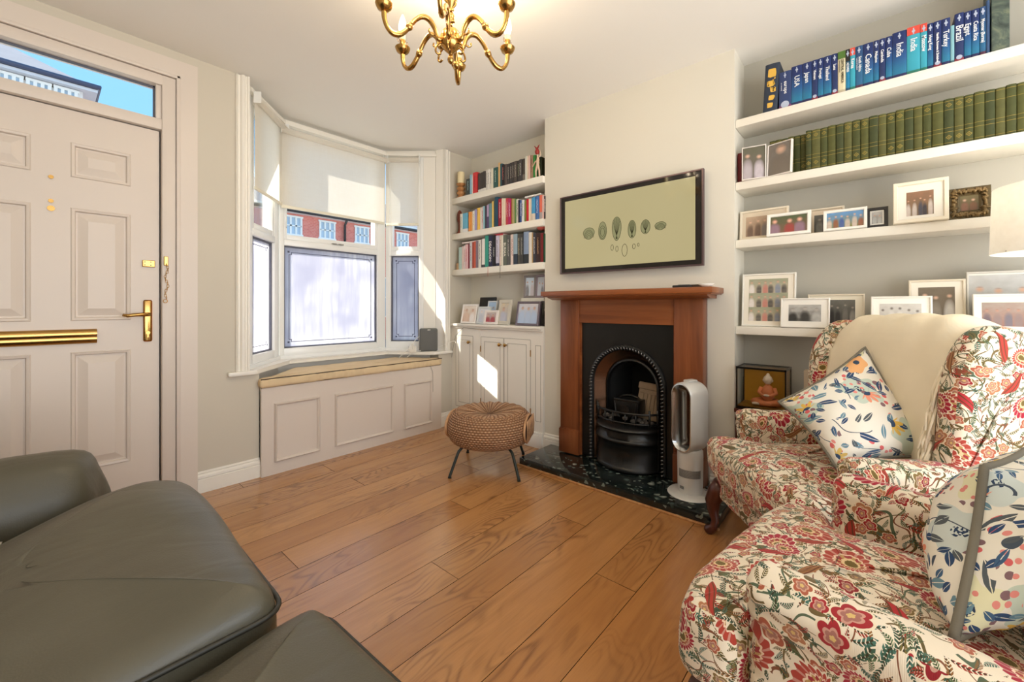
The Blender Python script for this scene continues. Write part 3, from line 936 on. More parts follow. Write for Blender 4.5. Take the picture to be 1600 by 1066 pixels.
obj('door_frame', k, M['door_paint'], root, smooth=True, angle=35)
k = MB(); k.box(0.428, 0.441, DY + .03, DY + .05, 0.0, 2.0); k.box(-.41, 0.44, DY + .03, DY + .05, 1.99, 2.004); obj('draught_seal', k, plain('seal', (60, 44, 34), 0.8), root)
k = MB()
# architrave round the door
for (x0, x1, z0, z1) in ((0.497, 0.592, 0, 2.302), (-0.56, -0.46, 0, 2.302), (-0.56, 0.592, 2.302, 2.395)):
    k.box(x0, x1, YF - 0.016, YF + .01, z0, z1)
k.box(0.497, 0.515, YF - 0.024, YF, 0, 2.31, .004); k.box(-0.47, .515, YF - 0.024, YF, 2.292, 2.31, .004)
obj('architrave', k, M['door_paint'], root, smooth=True, angle=35)
k = MB(); k.box(-0.40, 0.417, YF + .05, YF + .056, 2.05, 2.24); obj('transom_glass', k, M['glass'], root)
k = MB(); k.box(-0.41, 0.42, YF + .035, YF + .05, 2.228, 2.245); k.box(0.408, 0.42, YF + .035, YF + .05, 2.05, 2.245); obj('glazing_bead', k, plain('gasket', (70, 74, 84), 0.6), root)
# letter flap
k = MB()
k.rings([[(x, DY - d, z) for d, z in ((0.0, .872), (.012, .874), (.020, .882), (.022, .900), (.020, .905), (.024, .912), (.024, .930), (.016, .941), (0.0, .943))] for x in (-0.115, 0.193)])
lf = obj('letter_flap', k, M['brass'], root, smooth=True, angle=50); lf['label'] = 'polished brass letter flap'
# lever handle
k = MB(); k.box(0.366, 0.402, DY - 0.009, DY, 0.868, 1.088, .008, 3); hp = obj('handle_plate', k, M['brass'], root, smooth=True, angle=50); hp['label'] = 'brass lever handle on long plate'
k = MB(); k.tube([(0.384, DY - .004, 1.012), (0.384, DY - .045, 1.012), (0.372, DY - .052, 1.012), (0.33, DY - .054, 1.010), (0.30, DY - .052, 1.006), (0.283, DY - .046, 1.010)], [.011, .010, .010, .009, .009, .007], 10); obj('lever', k, M['brass'], hp, smooth=True)
k = MB(); k.lathe([(0.009, 0), (0.009, 0.006), (0.006, .008)], n=12, ax='Y', org=(0.384, DY - .016, 0.915)); k.box(0.381, 0.387, DY - .014, DY - .008, .890, .915); obj('key_cylinder', k, M['brass'], hp, smooth=True, angle=40)
# spy hole, nightlatch holes
for z, r_ in ((1.659, .009), (1.547, .009), (1.512, .013)):
    k = MB(); k.lathe([(r_, 0), (r_, .004), (r_ * .6, .006), (r_ * .5, .003)], n=14, ax='Y', org=(0.041, DY - .006, z)); obj('spy_hole', k, M['brass'], root, smooth=True, angle=40)
# chain and keep
k = MB(); k.box(0.362, 0.414, DY - .010, DY, 1.262, 1.298, .003)
kp = obj('chain_keep', k, M['brass'], root)
k = MB()
for a, b in ((.372, 1.288), (.372, 1.272), (.396, 1.288), (.396, 1.272)): k.lathe([(0.003, 0), (0.003, .0014)], n=8, ax='Y', org=(a, DY - .0112, b))
obj('keep_screws', k, M['black'], kp)
k = MB(); k.box(0.444, 0.464, YF - .018, YF - .010, 1.272, 1.322, .003)
ck = obj('chain_plate', k, M['brass'], root)
k = MB()
zz = 1.275
for i in range(15):
    cx, cz = 0.455 + .006 * sin(i * .9), zz - i * .0125
    rx, ry = (.0045, .0) if i % 2 else (.0, .0045)
    k.tube([(cx + rx * cos(t), YF - .022 + ry * cos(t), cz + .009 * sin(t)) for t in [j * pi / 5 for j in range(10)]], .0013, 5, True)
k.tube([(0.450 + .009 * cos(t), YF - .022, 1.082 + .009 * sin(t)) for t in [j * pi / 6 for j in range(12)]], .0018, 6, True)
obj('door_chain', k, M['brass'], ck, smooth=True)

# ------------------------------------------------ skirtings
def skirt(name, p, q, h=0.118, t=0.018):
    L = math.hypot(q[0] - p[0], q[1] - p[1]); a = math.atan2(q[1] - p[1], q[0] - p[0])
    prof = [(0, 0), (-t, 0), (-t, h * .62), (-t * .7, h * .66), (-t, h * .70), (-t * .9, h * .80), (-t * .45, h * .88), (-t * .6, h * .93), (-t * .3, h), (0, h)]
    k = MB(); k.rings([[(x, b, z) for b, z in prof] for x in (0, L)])
    return struct(name, k, M['white'], loc=(p[0], p[1], 0), rotz=a)
skirt('baseboard_front', (0.592, YF), (0.906, YF))
skirt('baseboard_alcove', (2.312, YF), (2.46, YF))
skirt('baseboard_chimney_left', (XC, CH1), (XC, 1.66))
skirt('baseboard_chimney_right', (XC, 0.70), (XC, CH0))
skirt('baseboard_left', (XL, -1.4), (XL, YF))
# ================================================================== FIREPLACE WALL
# hearth slab
k = MB(); k.prism([(2.115, 0.565), (2.115, 1.79), (XC - .002, 1.79), (XC - .002, 0.565)], 0.0, 0.05, bevel=0.004)
hearth = thing('hearth', 'polished dark green granite hearth slab on the floor under the fireplace', 'hearth', (0, 0, 0))
obj('slab', k, M['granite'], hearth, smooth=True, angle=30)
k = MB()
k.box(2.100, 2.115, 0.555, 1.803, 0.0, 0.010, .003); k.box(2.115, XC - .02, 1.79, 1.803, 0.0, 0.010, .003)
obj('edge_bead', k, M['light_wood'], hearth)

# mahogany surround
fp = thing('fireplace_surround', 'red-brown mahogany mantelpiece surround on the chimney breast', 'fireplace', (0, 0, 0))
XP = 2.40
for a, b in ((1.512, 1.657), (0.716, 0.872)):
    k = MB(); k.box(XP, XC, a, b, 0.215, 1.098, .003); lg = obj('pilaster', k, M['mahogany'], fp, smooth=True, angle=35)
    k = MB(); k.box(XP - .010, XC, a - .006, b + .006, 0.052, 0.212, .003); k.box(XP - .005, XC, a - .003, b + .003, 0.210, 0.219, .002); obj('plinth_block', k, M['mahogany'], lg, smooth=True, angle=35)
k = MB(); k.box(XP + .012, XC, 0.870, 1.514, 0.945, 1.098, .002); k.box(XP + .02, XC, .868, .882, .052, .95); k.box(XP + .02, XC, 1.502, 1.516, .052, .95)
obj('frieze', k, M['mahogany_y'], fp)
k = MB()
k.rings([[(x, y, z) for x, z in ((XC, 1.098), (XP - .03, 1.098), (XP - .055, 1.106), (XP - .085, 1.112), (XP - .088, 1.122), (XC, 1.122))] for y in (0.668, 1.705)])
obj('bed_moulding', k, M['mahogany_y'], fp)
k = MB(); k.box(2.272, XC, 0.632, 1.733, 1.124, 1.156, .004); k.box(2.285, XC, 0.642, 1.723, 1.118, 1.126, .002)
ms = obj('mantel_shelf', k, M['mahogany_y'], fp, smooth=True, angle=35)

# cast iron insert
ins = thing('cast_iron_insert', 'black cast-iron arched fireplace insert with rope border and grate', 'fireplace insert', (0, 0, 0))
XI = 2.435
YCN, RO, ZS, RI = 1.185, 0.245, 0.555, 0.158
YCI, ZSI = 1.165, 0.545
def arch(yc, r, zs, z0, n=24):
    return [(yc - r, z0)] + [(yc - r * cos(pi * i / n), zs + r * sin(pi * i / n)) for i in range(n + 1)] + [(yc + r, z0)]
k = MB()
A = arch(YCN, RO, ZS, 0.052); n_ = len(A)
# flat plate outside the arch
outl = []
for (y, z) in A:
    if z <= ZS + 1e-6: outl.append((0.882 if y < YCN else 1.502, z))
    else:
        dy, dz = y - YCN, z - ZS
        s_ = min((0.945 - ZS) / dz if dz > 1e-6 else 9e9, ((1.502 - YCN) / dy) if dy > 1e-6 else 9e9, ((0.882 - YCN) / dy) if dy < -1e-6 else 9e9)
        outl.append((YCN + dy * s_, ZS + dz * s_))
k.rings([[(XI, y, z) for y, z in outl], [(XI, y, z) for y, z in A]], False, False)
for cy in (0.882, 1.502):       # square corners
    j = min(range(n_), key=lambda i: abs(outl[i][0] - cy) + abs(outl[i][1] - 0.945) * 0.2 if outl[i][1] > .9 else 9)
    pts = [p for p in outl if p[1] > .8]
    side = sorted([p for p in outl if abs(p[0] - cy) < 1e-6], key=lambda p: -p[1])[0]
    top = sorted([p for p in outl if abs(p[1] - .945) < 1e-6], key=lambda p: abs(p[0] - cy))[0]
    k.face([(XI, side[0], side[1]), (XI, cy, 0.945), (XI, top[0], top[1])])
obj('face_plate', k, M['black_iron'], ins)
k = MB()
prev = None
rs = []
def band(k, spec):
    rs = []
    for (yc, r, zs, x) in spec:
        rs.append([(x, y, z) for y, z in arch(yc, r, zs, 0.052)])
    k.rings(rs, False, False)
band(k, [(YCN, RO + .012, ZS, XI), (YCN, RO + .010, ZS, XI - .014), (YCN, RO - .002, ZS, XI - .018), (YCN, RO - .012, ZS, XI - .010), (YCN, RO - .02, ZS, XI + .002)])
obj('outer_moulding', k, M['black_iron'], ins, smooth=True, angle=50)
k = MB()
band(k, [(YCN, RO - .02, ZS, XI + .002), (YCI, RI + .022, ZSI, XI + .05)])
obj('splayed_cheek', k, plain('burnished_iron', (104, 78, 60), 0.25, 0.9, var=0.5, scale=7), ins, smooth=True)
k = MB()
band(k, [(YCI, RI + .022, ZSI, XI + .05), (YCI, RI + .018, ZSI, XI + .036), (YCI, RI + .008, ZSI, XI + .032), (YCI, RI, ZSI, XI + .045), (YCI, RI, ZSI, XI + .17)])
obj('inner_moulding', k, M['black_iron'], ins, smooth=True, angle=50)
# rope beading round the arch
k = MB()
pts = []
Z0 = 0.06
nn = 22
for i in range(nn): pts.append((YCN - RO + .006, Z0 + (ZS - Z0) * i / nn, 0))
na = 38
for i in range(na + 1):
    t = pi * i / na; pts.append((YCN - (RO - .006) * cos(t), ZS + (RO - .006) * sin(t), t))
for i in range(nn): pts.append((YCN + RO - .006, ZS - (ZS - Z0) * (i + 1) / nn, pi))
for (y, z, t) in pts:
    # short slanted bead across the moulding
    rx, rz = -cos(t), sin(t); tx, tz = sin(t), cos(t)
    a = (XI - .020, y + rx * .010 + tx * .004, z + rz * .010 + tz * .004)
    b = (XI - .020, y - rx * .010 - tx * .004, z - rz * .010 - tz * .004)
    m_ = (XI - .027, y, z)
    k.tube([a, m_, b], [.0035, .0062, .0035], 6)
obj('rope_border', k, plain('worn_iron_edge', (110, 110, 108), 0.25, 0.7, var=0.2), ins, smooth=True)
# firebox back, brick and grate
k = MB()
ib = arch(YCI, RI + .002, ZSI, 0.052)
k.rings([[(XI + .04, y, z) for y, z in ib], [(XB + .05, y * .8 + YCI * .2, z) for y, z in ib]], False, False)
k.face([(XB + .05, y * .8 + YCI * .2, z) for y, z in ib])
obj('firebox', k, M['soot'], ins)
k = MB()
fbm = Matrix.Translation((2.585, 1.085, 0.46)) @ Matrix.Rotation(radians(14), 4, 'Y') @ Matrix.Rotation(radians(4), 4, 'X')
k.box(-.012, .012, -.085, .085, -.13, .06, .006); k.box(-.022, .012, -.09, .09, .055, .10, .008)
for i in range(5): k.box(-.020, -.01, -.058 + i * .026, -.044 + i * .026, -.10, .03, .004)
k.box(-.02, -.01, -.07, .072, .03, .042, .003); k.xf(fbm)
obj('fireback_tile', k, plain('fire_brick', (150, 128, 104), 0.85, var=0.25, scale=18, bump=0.2), ins, smooth=True, angle=40)
k = MB()
for i, t in enumerate([j * pi / 8 for j in range(9)]):
    pass
k.tube([(2.55 + .02 * sin(t), 1.19 + .10 * cos(t) + .03, 0.385 + .085 * sin(t)) for t in [0.25 + j * pi / 14 for j in range(12)]], .012, 8)
obj('flue_lever', k, M['black_iron'], ins, smooth=True)
def bow(t, y0=0.985, y1=1.392, x0=XI + .01, d=0.125):
    y = y0 + (y1 - y0) * t
    return x0 - d * (sin(pi * t) ** 0.6), y
TT = [i / 20 for i in range(21)]
# ash pan cover with rounded mouldings
k = MB()
prof = [(0.0, .052), (.008, .055), (.012, .066), (.004, .078), (-.004, .084), (-.006, .16), (-.004, .215), (.006, .222), (.012, .232), (.006, .243), (-.006, .248), (-.010, .285), (.004, .292), (.010, .302), (.002, .312), (-.014, .318), (-.030, .330), (-.060, .334)]
rs = []
for t in TT:
    x, y = bow(t)
    tn = Vector((bow(min(1, t + .02))[0] - bow(max(0, t - .02))[0], bow(min(1, t + .02))[1] - bow(max(0, t - .02))[1])); tn.normalize()
    nx, ny = -abs(tn.y), tn.x if tn.x < 0 else tn.x
    rs.append([(x - d, y, z) for d, z in prof])
k.rings(rs, False, False)
obj('ash_pan_cover', k, M['black_iron'], ins, smooth=True, angle=60)
k = MB()
for z, r_ in ((.345, .006), (.405, .007)):
    k.tube([(bow(t, d=.10)[0], bow(t)[1], z) for t in TT], r_, 8)
for t in (0.0, .08, .92, 1.0): 
    x, y = bow(t, d=.10); k.tube([(x, y, .33), (x, y, .43)], .007, 8)
for t in (.25, .4, .6, .75):
    x, y = bow(t, d=.10); k.tube([(x, y, .335), (x, y, .405)], .005, 6)
obj('grate_bars', k, M['black_iron'], ins, smooth=True)
k = MB()
k.box(-.055, .055, -.075, .075, -.045, .045, .006)
k.box(-.062, -.05, -.085, .085, .035, .052, .004); k.xf(Matrix.Translation((2.47, 1.17, .425)))
k.lathe([(.030, 0), (.030, .01), (.022, .014), (.018, .008)], n=18, ax='X', org=(2.400, 1.175, .41))
k.tube([(2.402, 1.245, .46), (2.402, 1.235, .39), (2.402, 1.21, .365)], .005, 6); k.tube([(2.402, 1.10, .46), (2.402, 1.11, .39), (2.402, 1.13, .365)], .005, 6)
obj('hob_front', k, M['black_iron'], ins, smooth=True, angle=40)
k = MB()
rr = random.Random(5)
for i in range(16):
    cx_, cy_, cz_ = 2.40 + rr.uniform(0, .12), 1.03 + rr.uniform(0, .31), .34 + rr.uniform(-.01, .02)
    k.lathe([(.002, cz_ - .014), (.018, cz_ - .004), (.016, cz_ + .008), (.002, cz_ + .016)], cx=cx_, cy=cy_, n=6)
co = obj('coals', k, plain('grey_ash_coal', (86, 80, 74), 0.9, var=0.6, scale=14, bump=0.3), ins); co['kind'] = 'stuff'

# bladeless fan heater
fan = thing('tower_fan', 'silver-white bladeless oval fan heater standing on the granite hearth', 'fan', (2.305, 0.752, 0.05), radians(-21))
k = MB(); k.lathe([(0.112, 0.0), (0.115, 0.004), (0.110, .010), (0.075, .013), (0.06, .014)], n=40); obj('base_disc', k, M['white'] if False else plain('silver_white_plastic', (214, 212, 206), 0.35, 0.15, var=0.03), fan, smooth=True, angle=50)
k = MB(); k.lathe([(0.060, .013), (0.063, .05), (0.064, .13), (0.065, .20), (0.064, .235), (0.058, .245)], n=40); bd = obj('body', k, MATS['silver_white_plastic'], fan, smooth=True, angle=50)
k = MB()
for i in range(10):
    for j in range(22):
        a = -2.1 - 1.3 + j * 0.085; 
        if i in (0, 9) and False: continue
        z = .105 + i * .0042
        k.box(-.0006, .0006, -.0022, .0022, -.0013, .0013, mat=Matrix.Translation((0.0650 * cos(a), 0.0650 * sin(a), z)) @ Matrix.Rotation(a, 4, 'Z'))
gr = obj('intake_grille', k, plain('grille_grey', (120, 118, 114), 0.5), bd); gr['kind'] = 'stuff'
def stadium(r, h, zc, n=14):
    """closed outline: half circles radius r, straight part h each side"""
    P = []
    for i in range(n + 1): a = pi * i / n; P.append((r * cos(a), zc + h + r * sin(a)))
    for i in range(n + 1): a = pi + pi * i / n; P.append((r * cos(a), zc - h + r * sin(a)))
    return P
k = MB(); zc = .415; h_ = .118
o1 = stadium(.068, h_, zc); 
def ringx(P, x): return [(x, y, z) for y, z in P]
k.rings([ringx(stadium(.062, h_, zc), -.072), ringx(stadium(.068, h_, zc), -.064), ringx(stadium(.070, h_, zc), .0), ringx(stadium(.066, h_, zc), .055), ringx(stadium(.058, h_, zc), .070)], True, False)
loop = obj('loop_shell', k, MATS['silver_white_plastic'], fan, smooth=True, angle=50)
k = MB()
k.rings([ringx(stadium(.062, h_, zc), -.072), ringx(stadium(.057, h_, zc), -.073), ringx(stadium(.040, h_, zc), -.050), ringx(stadium(.036, h_, zc), .0), ringx(stadium(.040, h_, zc), .055), ringx(stadium(.058, h_, zc), .070)], True, False)
obj('loop_inner', k, M['chrome'], fan, smooth=True, angle=50)
k = MB(); k.box(-.03, .035, -.02, .02, zc + h_ + .066, zc + h_ + .078, .004); rc = obj('remote', k, MATS['silver_white_plastic'], fan, smooth=True, angle=40)
k = MB(); k.box(-.0663, -.0635, -.012, .012, .04, .055, .001); obj('display', k, plain('grille_grey', (120, 118, 114), 0.5), bd)
k = MB(); k.tube([(2.40, 0.70, .07), (2.44, .66, .056), (2.46, .62, .056), (2.455, .60, .03), (2.47, .57, .02)], .004, 6)
k.tube([(2.36, 0.70, .056), (2.42, .67, .075), (2.455, .63, .056), (2.44, .59, .056)], .004, 6)
tag(obj('power_cable', k, M['chrome'] if False else plain('grey_cable', (120, 122, 124), 0.5), smooth=True), 'grey cable coiled on the hearth behind the fan heater', 'cable')

# television
tv = thing('television', 'wall-mounted flat television showing sepia seashell drawings', 'television', (2.43, 1.2015, 1.551))
W2, H2 = 0.4795, 0.270
tvf = plain('tv_bronze_frame', (96, 78, 80), 0.3, 0.5)
k = MB()
# frame ring around the bezel
def rect(hw, hh, x): return [(x, -hw, -hh), (x, hw, -hh), (x, hw, hh), (x, -hw, hh)]
k.rings([rect(W2 - .010, H2 - .010, .0015), rect(W2 - .008, H2 - .008, -.001), rect(W2 - .001, H2 - .001, -.001), rect(W2, H2, .001), rect(W2, H2, .022), rect(W2 - .03, H2 - .03, .034)], True, True)
obj('frame', k, tvf, tv, smooth=True, angle=30)
k = MB()
g_ = k.rings([rect(W2 - .010, H2 - .010, .001), rect(.436, .2335, .0012)], True, False)
obj('bezel', k, plain('gloss_black', (30, 27, 25), 0.06, var=0.05), tv)
def mat_screen():
    n = NT('tv_screen', 0.08, 0.5)
    nz = n.noise(n.obj(), 2.0, 1)[0]
    c = n.mix(nz, lin(192, 178, 130), lin(202, 188, 142))
    n.col(tuple(x * 0.06 for x in lin(190, 186, 138)))
    n.put(n.b.inputs['Emission Color'], c)
    n.b.inputs['Emission Strength'].default_value = 0.56
    return n.m
k = MB(); k.face([(.0008, -.4365, -.234), (.0008, -.4365, .234), (.0008, .4365, .234), (.0008, .4365, -.234)])
scr = obj('screen', k, mat_screen(), tv)
ink = mat_emit('screen_ink', (70, 66, 44), 0.42)
ink2 = mat_emit('screen_ink_wash', (172, 168, 122), 0.52)
def shell(name, cx, cz, a, b, kind):
    """line drawing of a shell on the screen; a,b half sizes in metres; y runs leftwards"""
    k = MB(); x = -0.0006
    def outline(t):
        if kind in ('oval', 'ribbed'): return (a * cos(t), b * sin(t) * (1.0 + (.12 if sin(t) > 0 else 0)))
        if kind == 'fan':
            return (a * cos(t), b * (sin(t) if sin(t) > 0 else 1.15 * sin(t) * abs(sin(t)) ** .5))
        if kind == 'tall': return (a * cos(t) * (1 + .12 * sin(t)), b * sin(t))
        return (a * cos(t), b * sin(t))
    P = [outline(2 * pi * i / 36) for i in range(36)]
    if kind != 'drop':
        k.mi = 1
        k.face([(x + .0003, cx + p[0], cz + p[1]) for p in P])
        k.mi = 0
    k.tube([(x, cx + p[0], cz + p[1]) for p in P], .0013, 4, True)
    if kind in ('ribbed', 'tall'):
        for i in range(-4, 5):
            e = outline(pi / 2 + i * .22)
            k.tube([(x, cx + i * .0015, cz - b * .85), (x, cx + e[0] * .55, cz), (x, cx + e[0] * .9, cz + e[1] * .93)], .0009, 4)
    if kind == 'fan':
        for s_ in (.3, .5, .7, .85): k.tube([(x, cx + a * s_ * cos(t), cz - b * .9 + 1.7 * b * s_ * sin(t)) for t in [j * pi / 10 for j in range(11)]], .0011, 4)
    if kind == 'oval':
        for s_ in (.75, .5): k.tube([(x, cx + a * s_ * cos(t), cz - b * .1 + b * s_ * sin(t)) for t in [j * pi / 8 for j in range(16)]], .0013, 4, True)
    k.xf(Matrix.Diagonal((1, 1, 1, 1)))
    return obj(name, k, [ink, ink2], scr)
for (u, v, a, b, kd) in ((920, 364.5, .043, .036, 'fan'), (941.5, 361.5, .029, .055, 'oval'), (963.5, 357.5, .031, .075, 'tall'), (987.5, 359, .026, .052, 'ribbed'), (1008.5, 355, .029, .040, 'ribbed'), (1032, 352.5, .034, .022, 'fan'),
                         (956.5, 387, .009, .018, 'drop'), (964, 389, .009, .017, 'drop'), (976, 391, .018, .038, 'drop'), (990.5, 385, .009, .015, 'drop'), (997.5, 382.5, .005, .010, 'drop')):
    p = onx(u, v, 2.43)
    shell('shell_drawing', p[1] - 1.2015, p[2] - 1.551, a, b, kd)
k = MB(); k.box(.034, .054, -.2, .2, -.12, .12); obj('wall_bracket', k, M['black'], tv)

# things on the mantel shelf
k = MB(); k.box(-.022, .022, -.05, .05, 0, .014, .004); k.box(-.02, -.008, -.04, .02, .0135, .016, .001)
r1 = obj('remote_control', k, M['black'], smooth=True, angle=40, loc=(2.33, .80, 1.156), rotz=radians(8)); tag(r1, 'black remote control lying leftmost on the mantel shelf', 'remote control')
k = MB(); k.box(-.018, .018, -.04, .04, 0, .016, .005)
r1 = obj('remote_control', k, plain('brown_plastic', (64, 50, 40), 0.4), smooth=True, angle=40, loc=(2.34, .735, 1.156), rotz=radians(-12)); tag(r1, 'small brown remote control between the black one and the dish', 'remote control')
k = MB(); k.lathe([(.012, 0), (.03, .006), (.042, .018), (.040, .018), (.028, .009), (.004, .005)], n=24, cap=False)
r1 = obj('dish', k, M['white'], smooth=True, loc=(2.34, .683, 1.156)); tag(r1, 'small white dish at the right end of the mantel', 'dish')
# ================================================================== PICTURES, BOOKS
def mat_photo(name, top, bot, people, w, h, cx, cz, n_p=4, seed=1.0, rows=1, soft=0.9, head=(206, 168, 144)):
    """A blurred snapshot: backdrop from top to bottom with a row of soft standing figures."""
    n = NT(name, 0.25, 0.4)
    x, y, z = n.xyz(n.obj())[:3]
    U = n.math('DIVIDE', n.sub(x, cx - w / 2), w)
    V = n.math('DIVIDE', n.sub(z, cz - h / 2), h)
    if rows > 1: V = n.math('FRACT', n.mul(V, float(rows)))
    nz = n.noise(n.cxyz(n.mul(U, 4.0), n.mul(V, 4.0), seed), 1.0, 3)[0]
    col = n.mix(n.math('ADD', n.math('MULTIPLY_ADD', nz, 0.9, -0.45), V, clamp=True), lin(bot), lin(top))
    col = n.mix(n.mul(n.noise(n.cxyz(n.mul(U, 9.0), n.mul(V, 9.0), seed + 4), 1.0, 2)[0], 0.35), col, lin(bot))
    px = n.mul(U, float(n_p))
    cell_ = n.math('FLOOR', px)
    wn_ = n.n('ShaderNodeTexWhiteNoise', noise_dimensions='1D'); n.put(wn_.inputs['W'], n.add(cell_, seed * 3.3))
    rr_ = n.xyz(wn_.outputs['Color'])
    f = n.sub(n.sub(px, cell_), n.math('MULTIPLY_ADD', rr_[0], 0.3, 0.35))
    hh = n.math('MULTIPLY_ADD', rr_[1], 0.16, 0.50)
    # body
    dv = n.math('DIVIDE', n.sub(V, n.mul(hh, 0.36)), n.mul(hh, 0.72))
    db = n.add(n.math('POWER', n.math('ABSOLUTE', n.math('DIVIDE', f, 0.50)), 2.4), n.math('POWER', n.math('ABSOLUTE', dv), 2.4))
    mb_ = n.math('DIVIDE', n.sub(1.15, db), soft, clamp=True)
    bc = n.ramp(rr_[2], [(i / len(people), lin(c)) for i, c in enumerate(people)], 'CONSTANT')
    bc = n.mix(n.mul(nz, 0.5), bc, lin(bot))
    col = n.mix(mb_, col, bc)
    # head
    asp = (w / n_p) / (h / rows)
    dh = n.math('SQRT', n.add(n.math('POWER', n.math('ABSOLUTE', f), 2.0), n.math('POWER', n.math('ABSOLUTE', n.math('DIVIDE', n.sub(V, n.add(hh, 0.14)), max(asp, 0.1))), 2.0)))
    mh = n.math('DIVIDE', n.sub(0.27, dh), 0.20, clamp=True)
    col = n.mix(mh, col, lin(head))
    mhair = n.mul(mh, n.gt(V, n.add(hh, 0.15 + 0.08 * asp)))
    col = n.mix(n.mul(mhair, 0.45), col, lin([int(c * .35) for c in head]))
    n.col(col)
    return n.m

FN = [0]
def picture(name, label, y0, y1, z0, z1, x, photo, border=0.02, mount=0.0, fcol=(236, 230, 214), depth=0.018, lean=8, yaw=0.0, group=None, mcol=(238, 234, 224), inner=None, rough=0.4, metal=0.0, ornate=False, glassy=True):
    """Framed photo: y0 > y1 are its left and right edges seen from the room, x the plane of its front foot."""
    FN[0] += 1
    W = abs(y0 - y1); Hh = (z1 - z0) / cos(radians(lean))
    r = thing(name, label, 'picture frame', (x, (y0 + y1) / 2, z0), radians(-90 + yaw), group)
    T_ = Matrix.Rotation(radians(-lean), 4, 'X')
    fm = plain('frame_%d_%d_%d' % fcol, fcol, rough, metal, var=0.05, scale=20)
    b = border
    if inner is None: i_ = (b + mount, b + mount, b + mount, b + mount)     # left right bottom top
    else: i_ = inner
    k = MB()
    def rect3(l, rr, bo, to, yy): return [(-W / 2 + l, yy, bo), (W / 2 - rr, yy, bo), (W / 2 - rr, yy, Hh - to), (-W / 2 + l, yy, Hh - to)]
    k.rings([rect3(b, b, b, b, -depth + .005), rect3(b * .8, b * .8, b * .8, b * .8, -depth), rect3(.002, .002, .002, .002, -depth), rect3(0, 0, 0, 0, -depth + .002), rect3(0, 0, 0, 0, 0)], True, False)
    k.face(rect3(0, 0, 0, 0, 0))
    k.xf(T_)
    obj('frame_border', k, fm, r)
    if ornate:
        k = MB(); N = 34
        rr = random.Random(3)
        per = []
        for i in range(N):
            t = i / N
            per.append((-W / 2 + b / 2 + (W - b) * t, b / 2)); per.append((-W / 2 + b / 2 + (W - b) * t, Hh - b / 2))
        for i in range(20):
            t = i / 20
            per.append((-W / 2 + b / 2, b / 2 + (Hh - b) * t)); per.append((W / 2 - b / 2, b / 2 + (Hh - b) * t))
        for (a, c_) in per:
            a += rr.uniform(-.004, .004); c_ += rr.uniform(-.004, .004)
            q = rr.uniform(0, pi)
            k.tube([(a - .011 * cos(q), -depth - .001, c_ - .011 * sin(q)), (a, -depth - .008, c_), (a + .011 * cos(q), -depth - .001, c_ + .011 * sin(q))], [.002, .006, .002], 6)
        k.xf(T_)
        cv = obj('carving', k, plain('old_gilt', (124, 102, 66), 0.4, 0.6, var=0.5, scale=60), r, smooth=True); cv['kind'] = 'stuff'
    if mount > 0 or inner is not None:
        k = MB(); k.face(rect3(b * .9, b * .9, b * .9, b * .9, -depth + .006)); k.xf(T_)
        obj('mount', k, plain('mount_%d_%d_%d' % mcol, mcol, 0.8, var=0.01), r)
    l, rr_, bo, to = i_
    k = MB(); k.face(rect3(l, rr_, bo, to, -depth + .0053)); k.xf(T_)
    pw, ph = W - l - rr_, Hh - bo - to
    args = dict(photo); args.setdefault('n_p', 4)
    pm = mat_photo('snapshot_%d' % FN[0], w=pw, h=ph, cx=(l - rr_) / 2, cz=(bo + Hh - to) / 2, seed=FN[0] * 1.7, **args)
    obj('photograph', k, pm, r)
    k = MB(); st = Hh * .5 * sin(radians(lean)); k.prism([(0.0, .0), (0.0, Hh * .55), (Hh * (.10), 0.0)], -.002, .002, 'X')
    return r

BW = dict(top=(196, 194, 188), bot=(92, 90, 86), people=[(60, 58, 56), (150, 148, 142), (40, 40, 40), (200, 198, 192)], head=(178, 172, 164))
BWL = dict(top=(214, 210, 204), bot=(170, 166, 160), people=[(226, 222, 216), (200, 196, 190), (150, 146, 142), (230, 228, 222)], head=(120, 112, 106))
BWD = dict(top=(110, 108, 100), bot=(70, 68, 64), people=[(60, 58, 56), (120, 116, 108), (150, 146, 138), (44, 42, 42)], head=(150, 140, 130))
FAM = dict(top=(150, 110, 84), bot=(112, 96, 72), people=[(58, 64, 86), (226, 214, 204), (44, 48, 66), (220, 206, 196)], head=(208, 160, 132))

def cname(c):
    r, g, b = c
    mx, mn = max(c), min(c)
    if mx - mn < 22:
        return 'black' if mx < 60 else 'charcoal' if mx < 105 else 'grey' if mx < 175 else 'pale grey' if mx < 222 else 'white'
    if r >= g >= b:
        if r > 215 and g > 200: return 'cream'
        if r - g > 90: return 'red' if b < 110 else 'pink'
        if g - b > 60: return 'yellow' if g > 165 else ('orange' if r > 200 else 'olive brown')
        return 'tan' if r > 150 else 'brown'
    if r >= b > g: return 'magenta' if r - g > 90 else 'pink' if r > 200 else 'maroon'
    if b >= g >= r: return ('sky blue' if b > 190 else 'blue' if b > 120 else 'navy') if b - r > 45 else 'slate'
    if g >= b >= r: return 'teal' if g - r > 60 else 'sage'
    if g >= r: return 'green' if g - b > 30 else 'sage'
    return 'lilac'

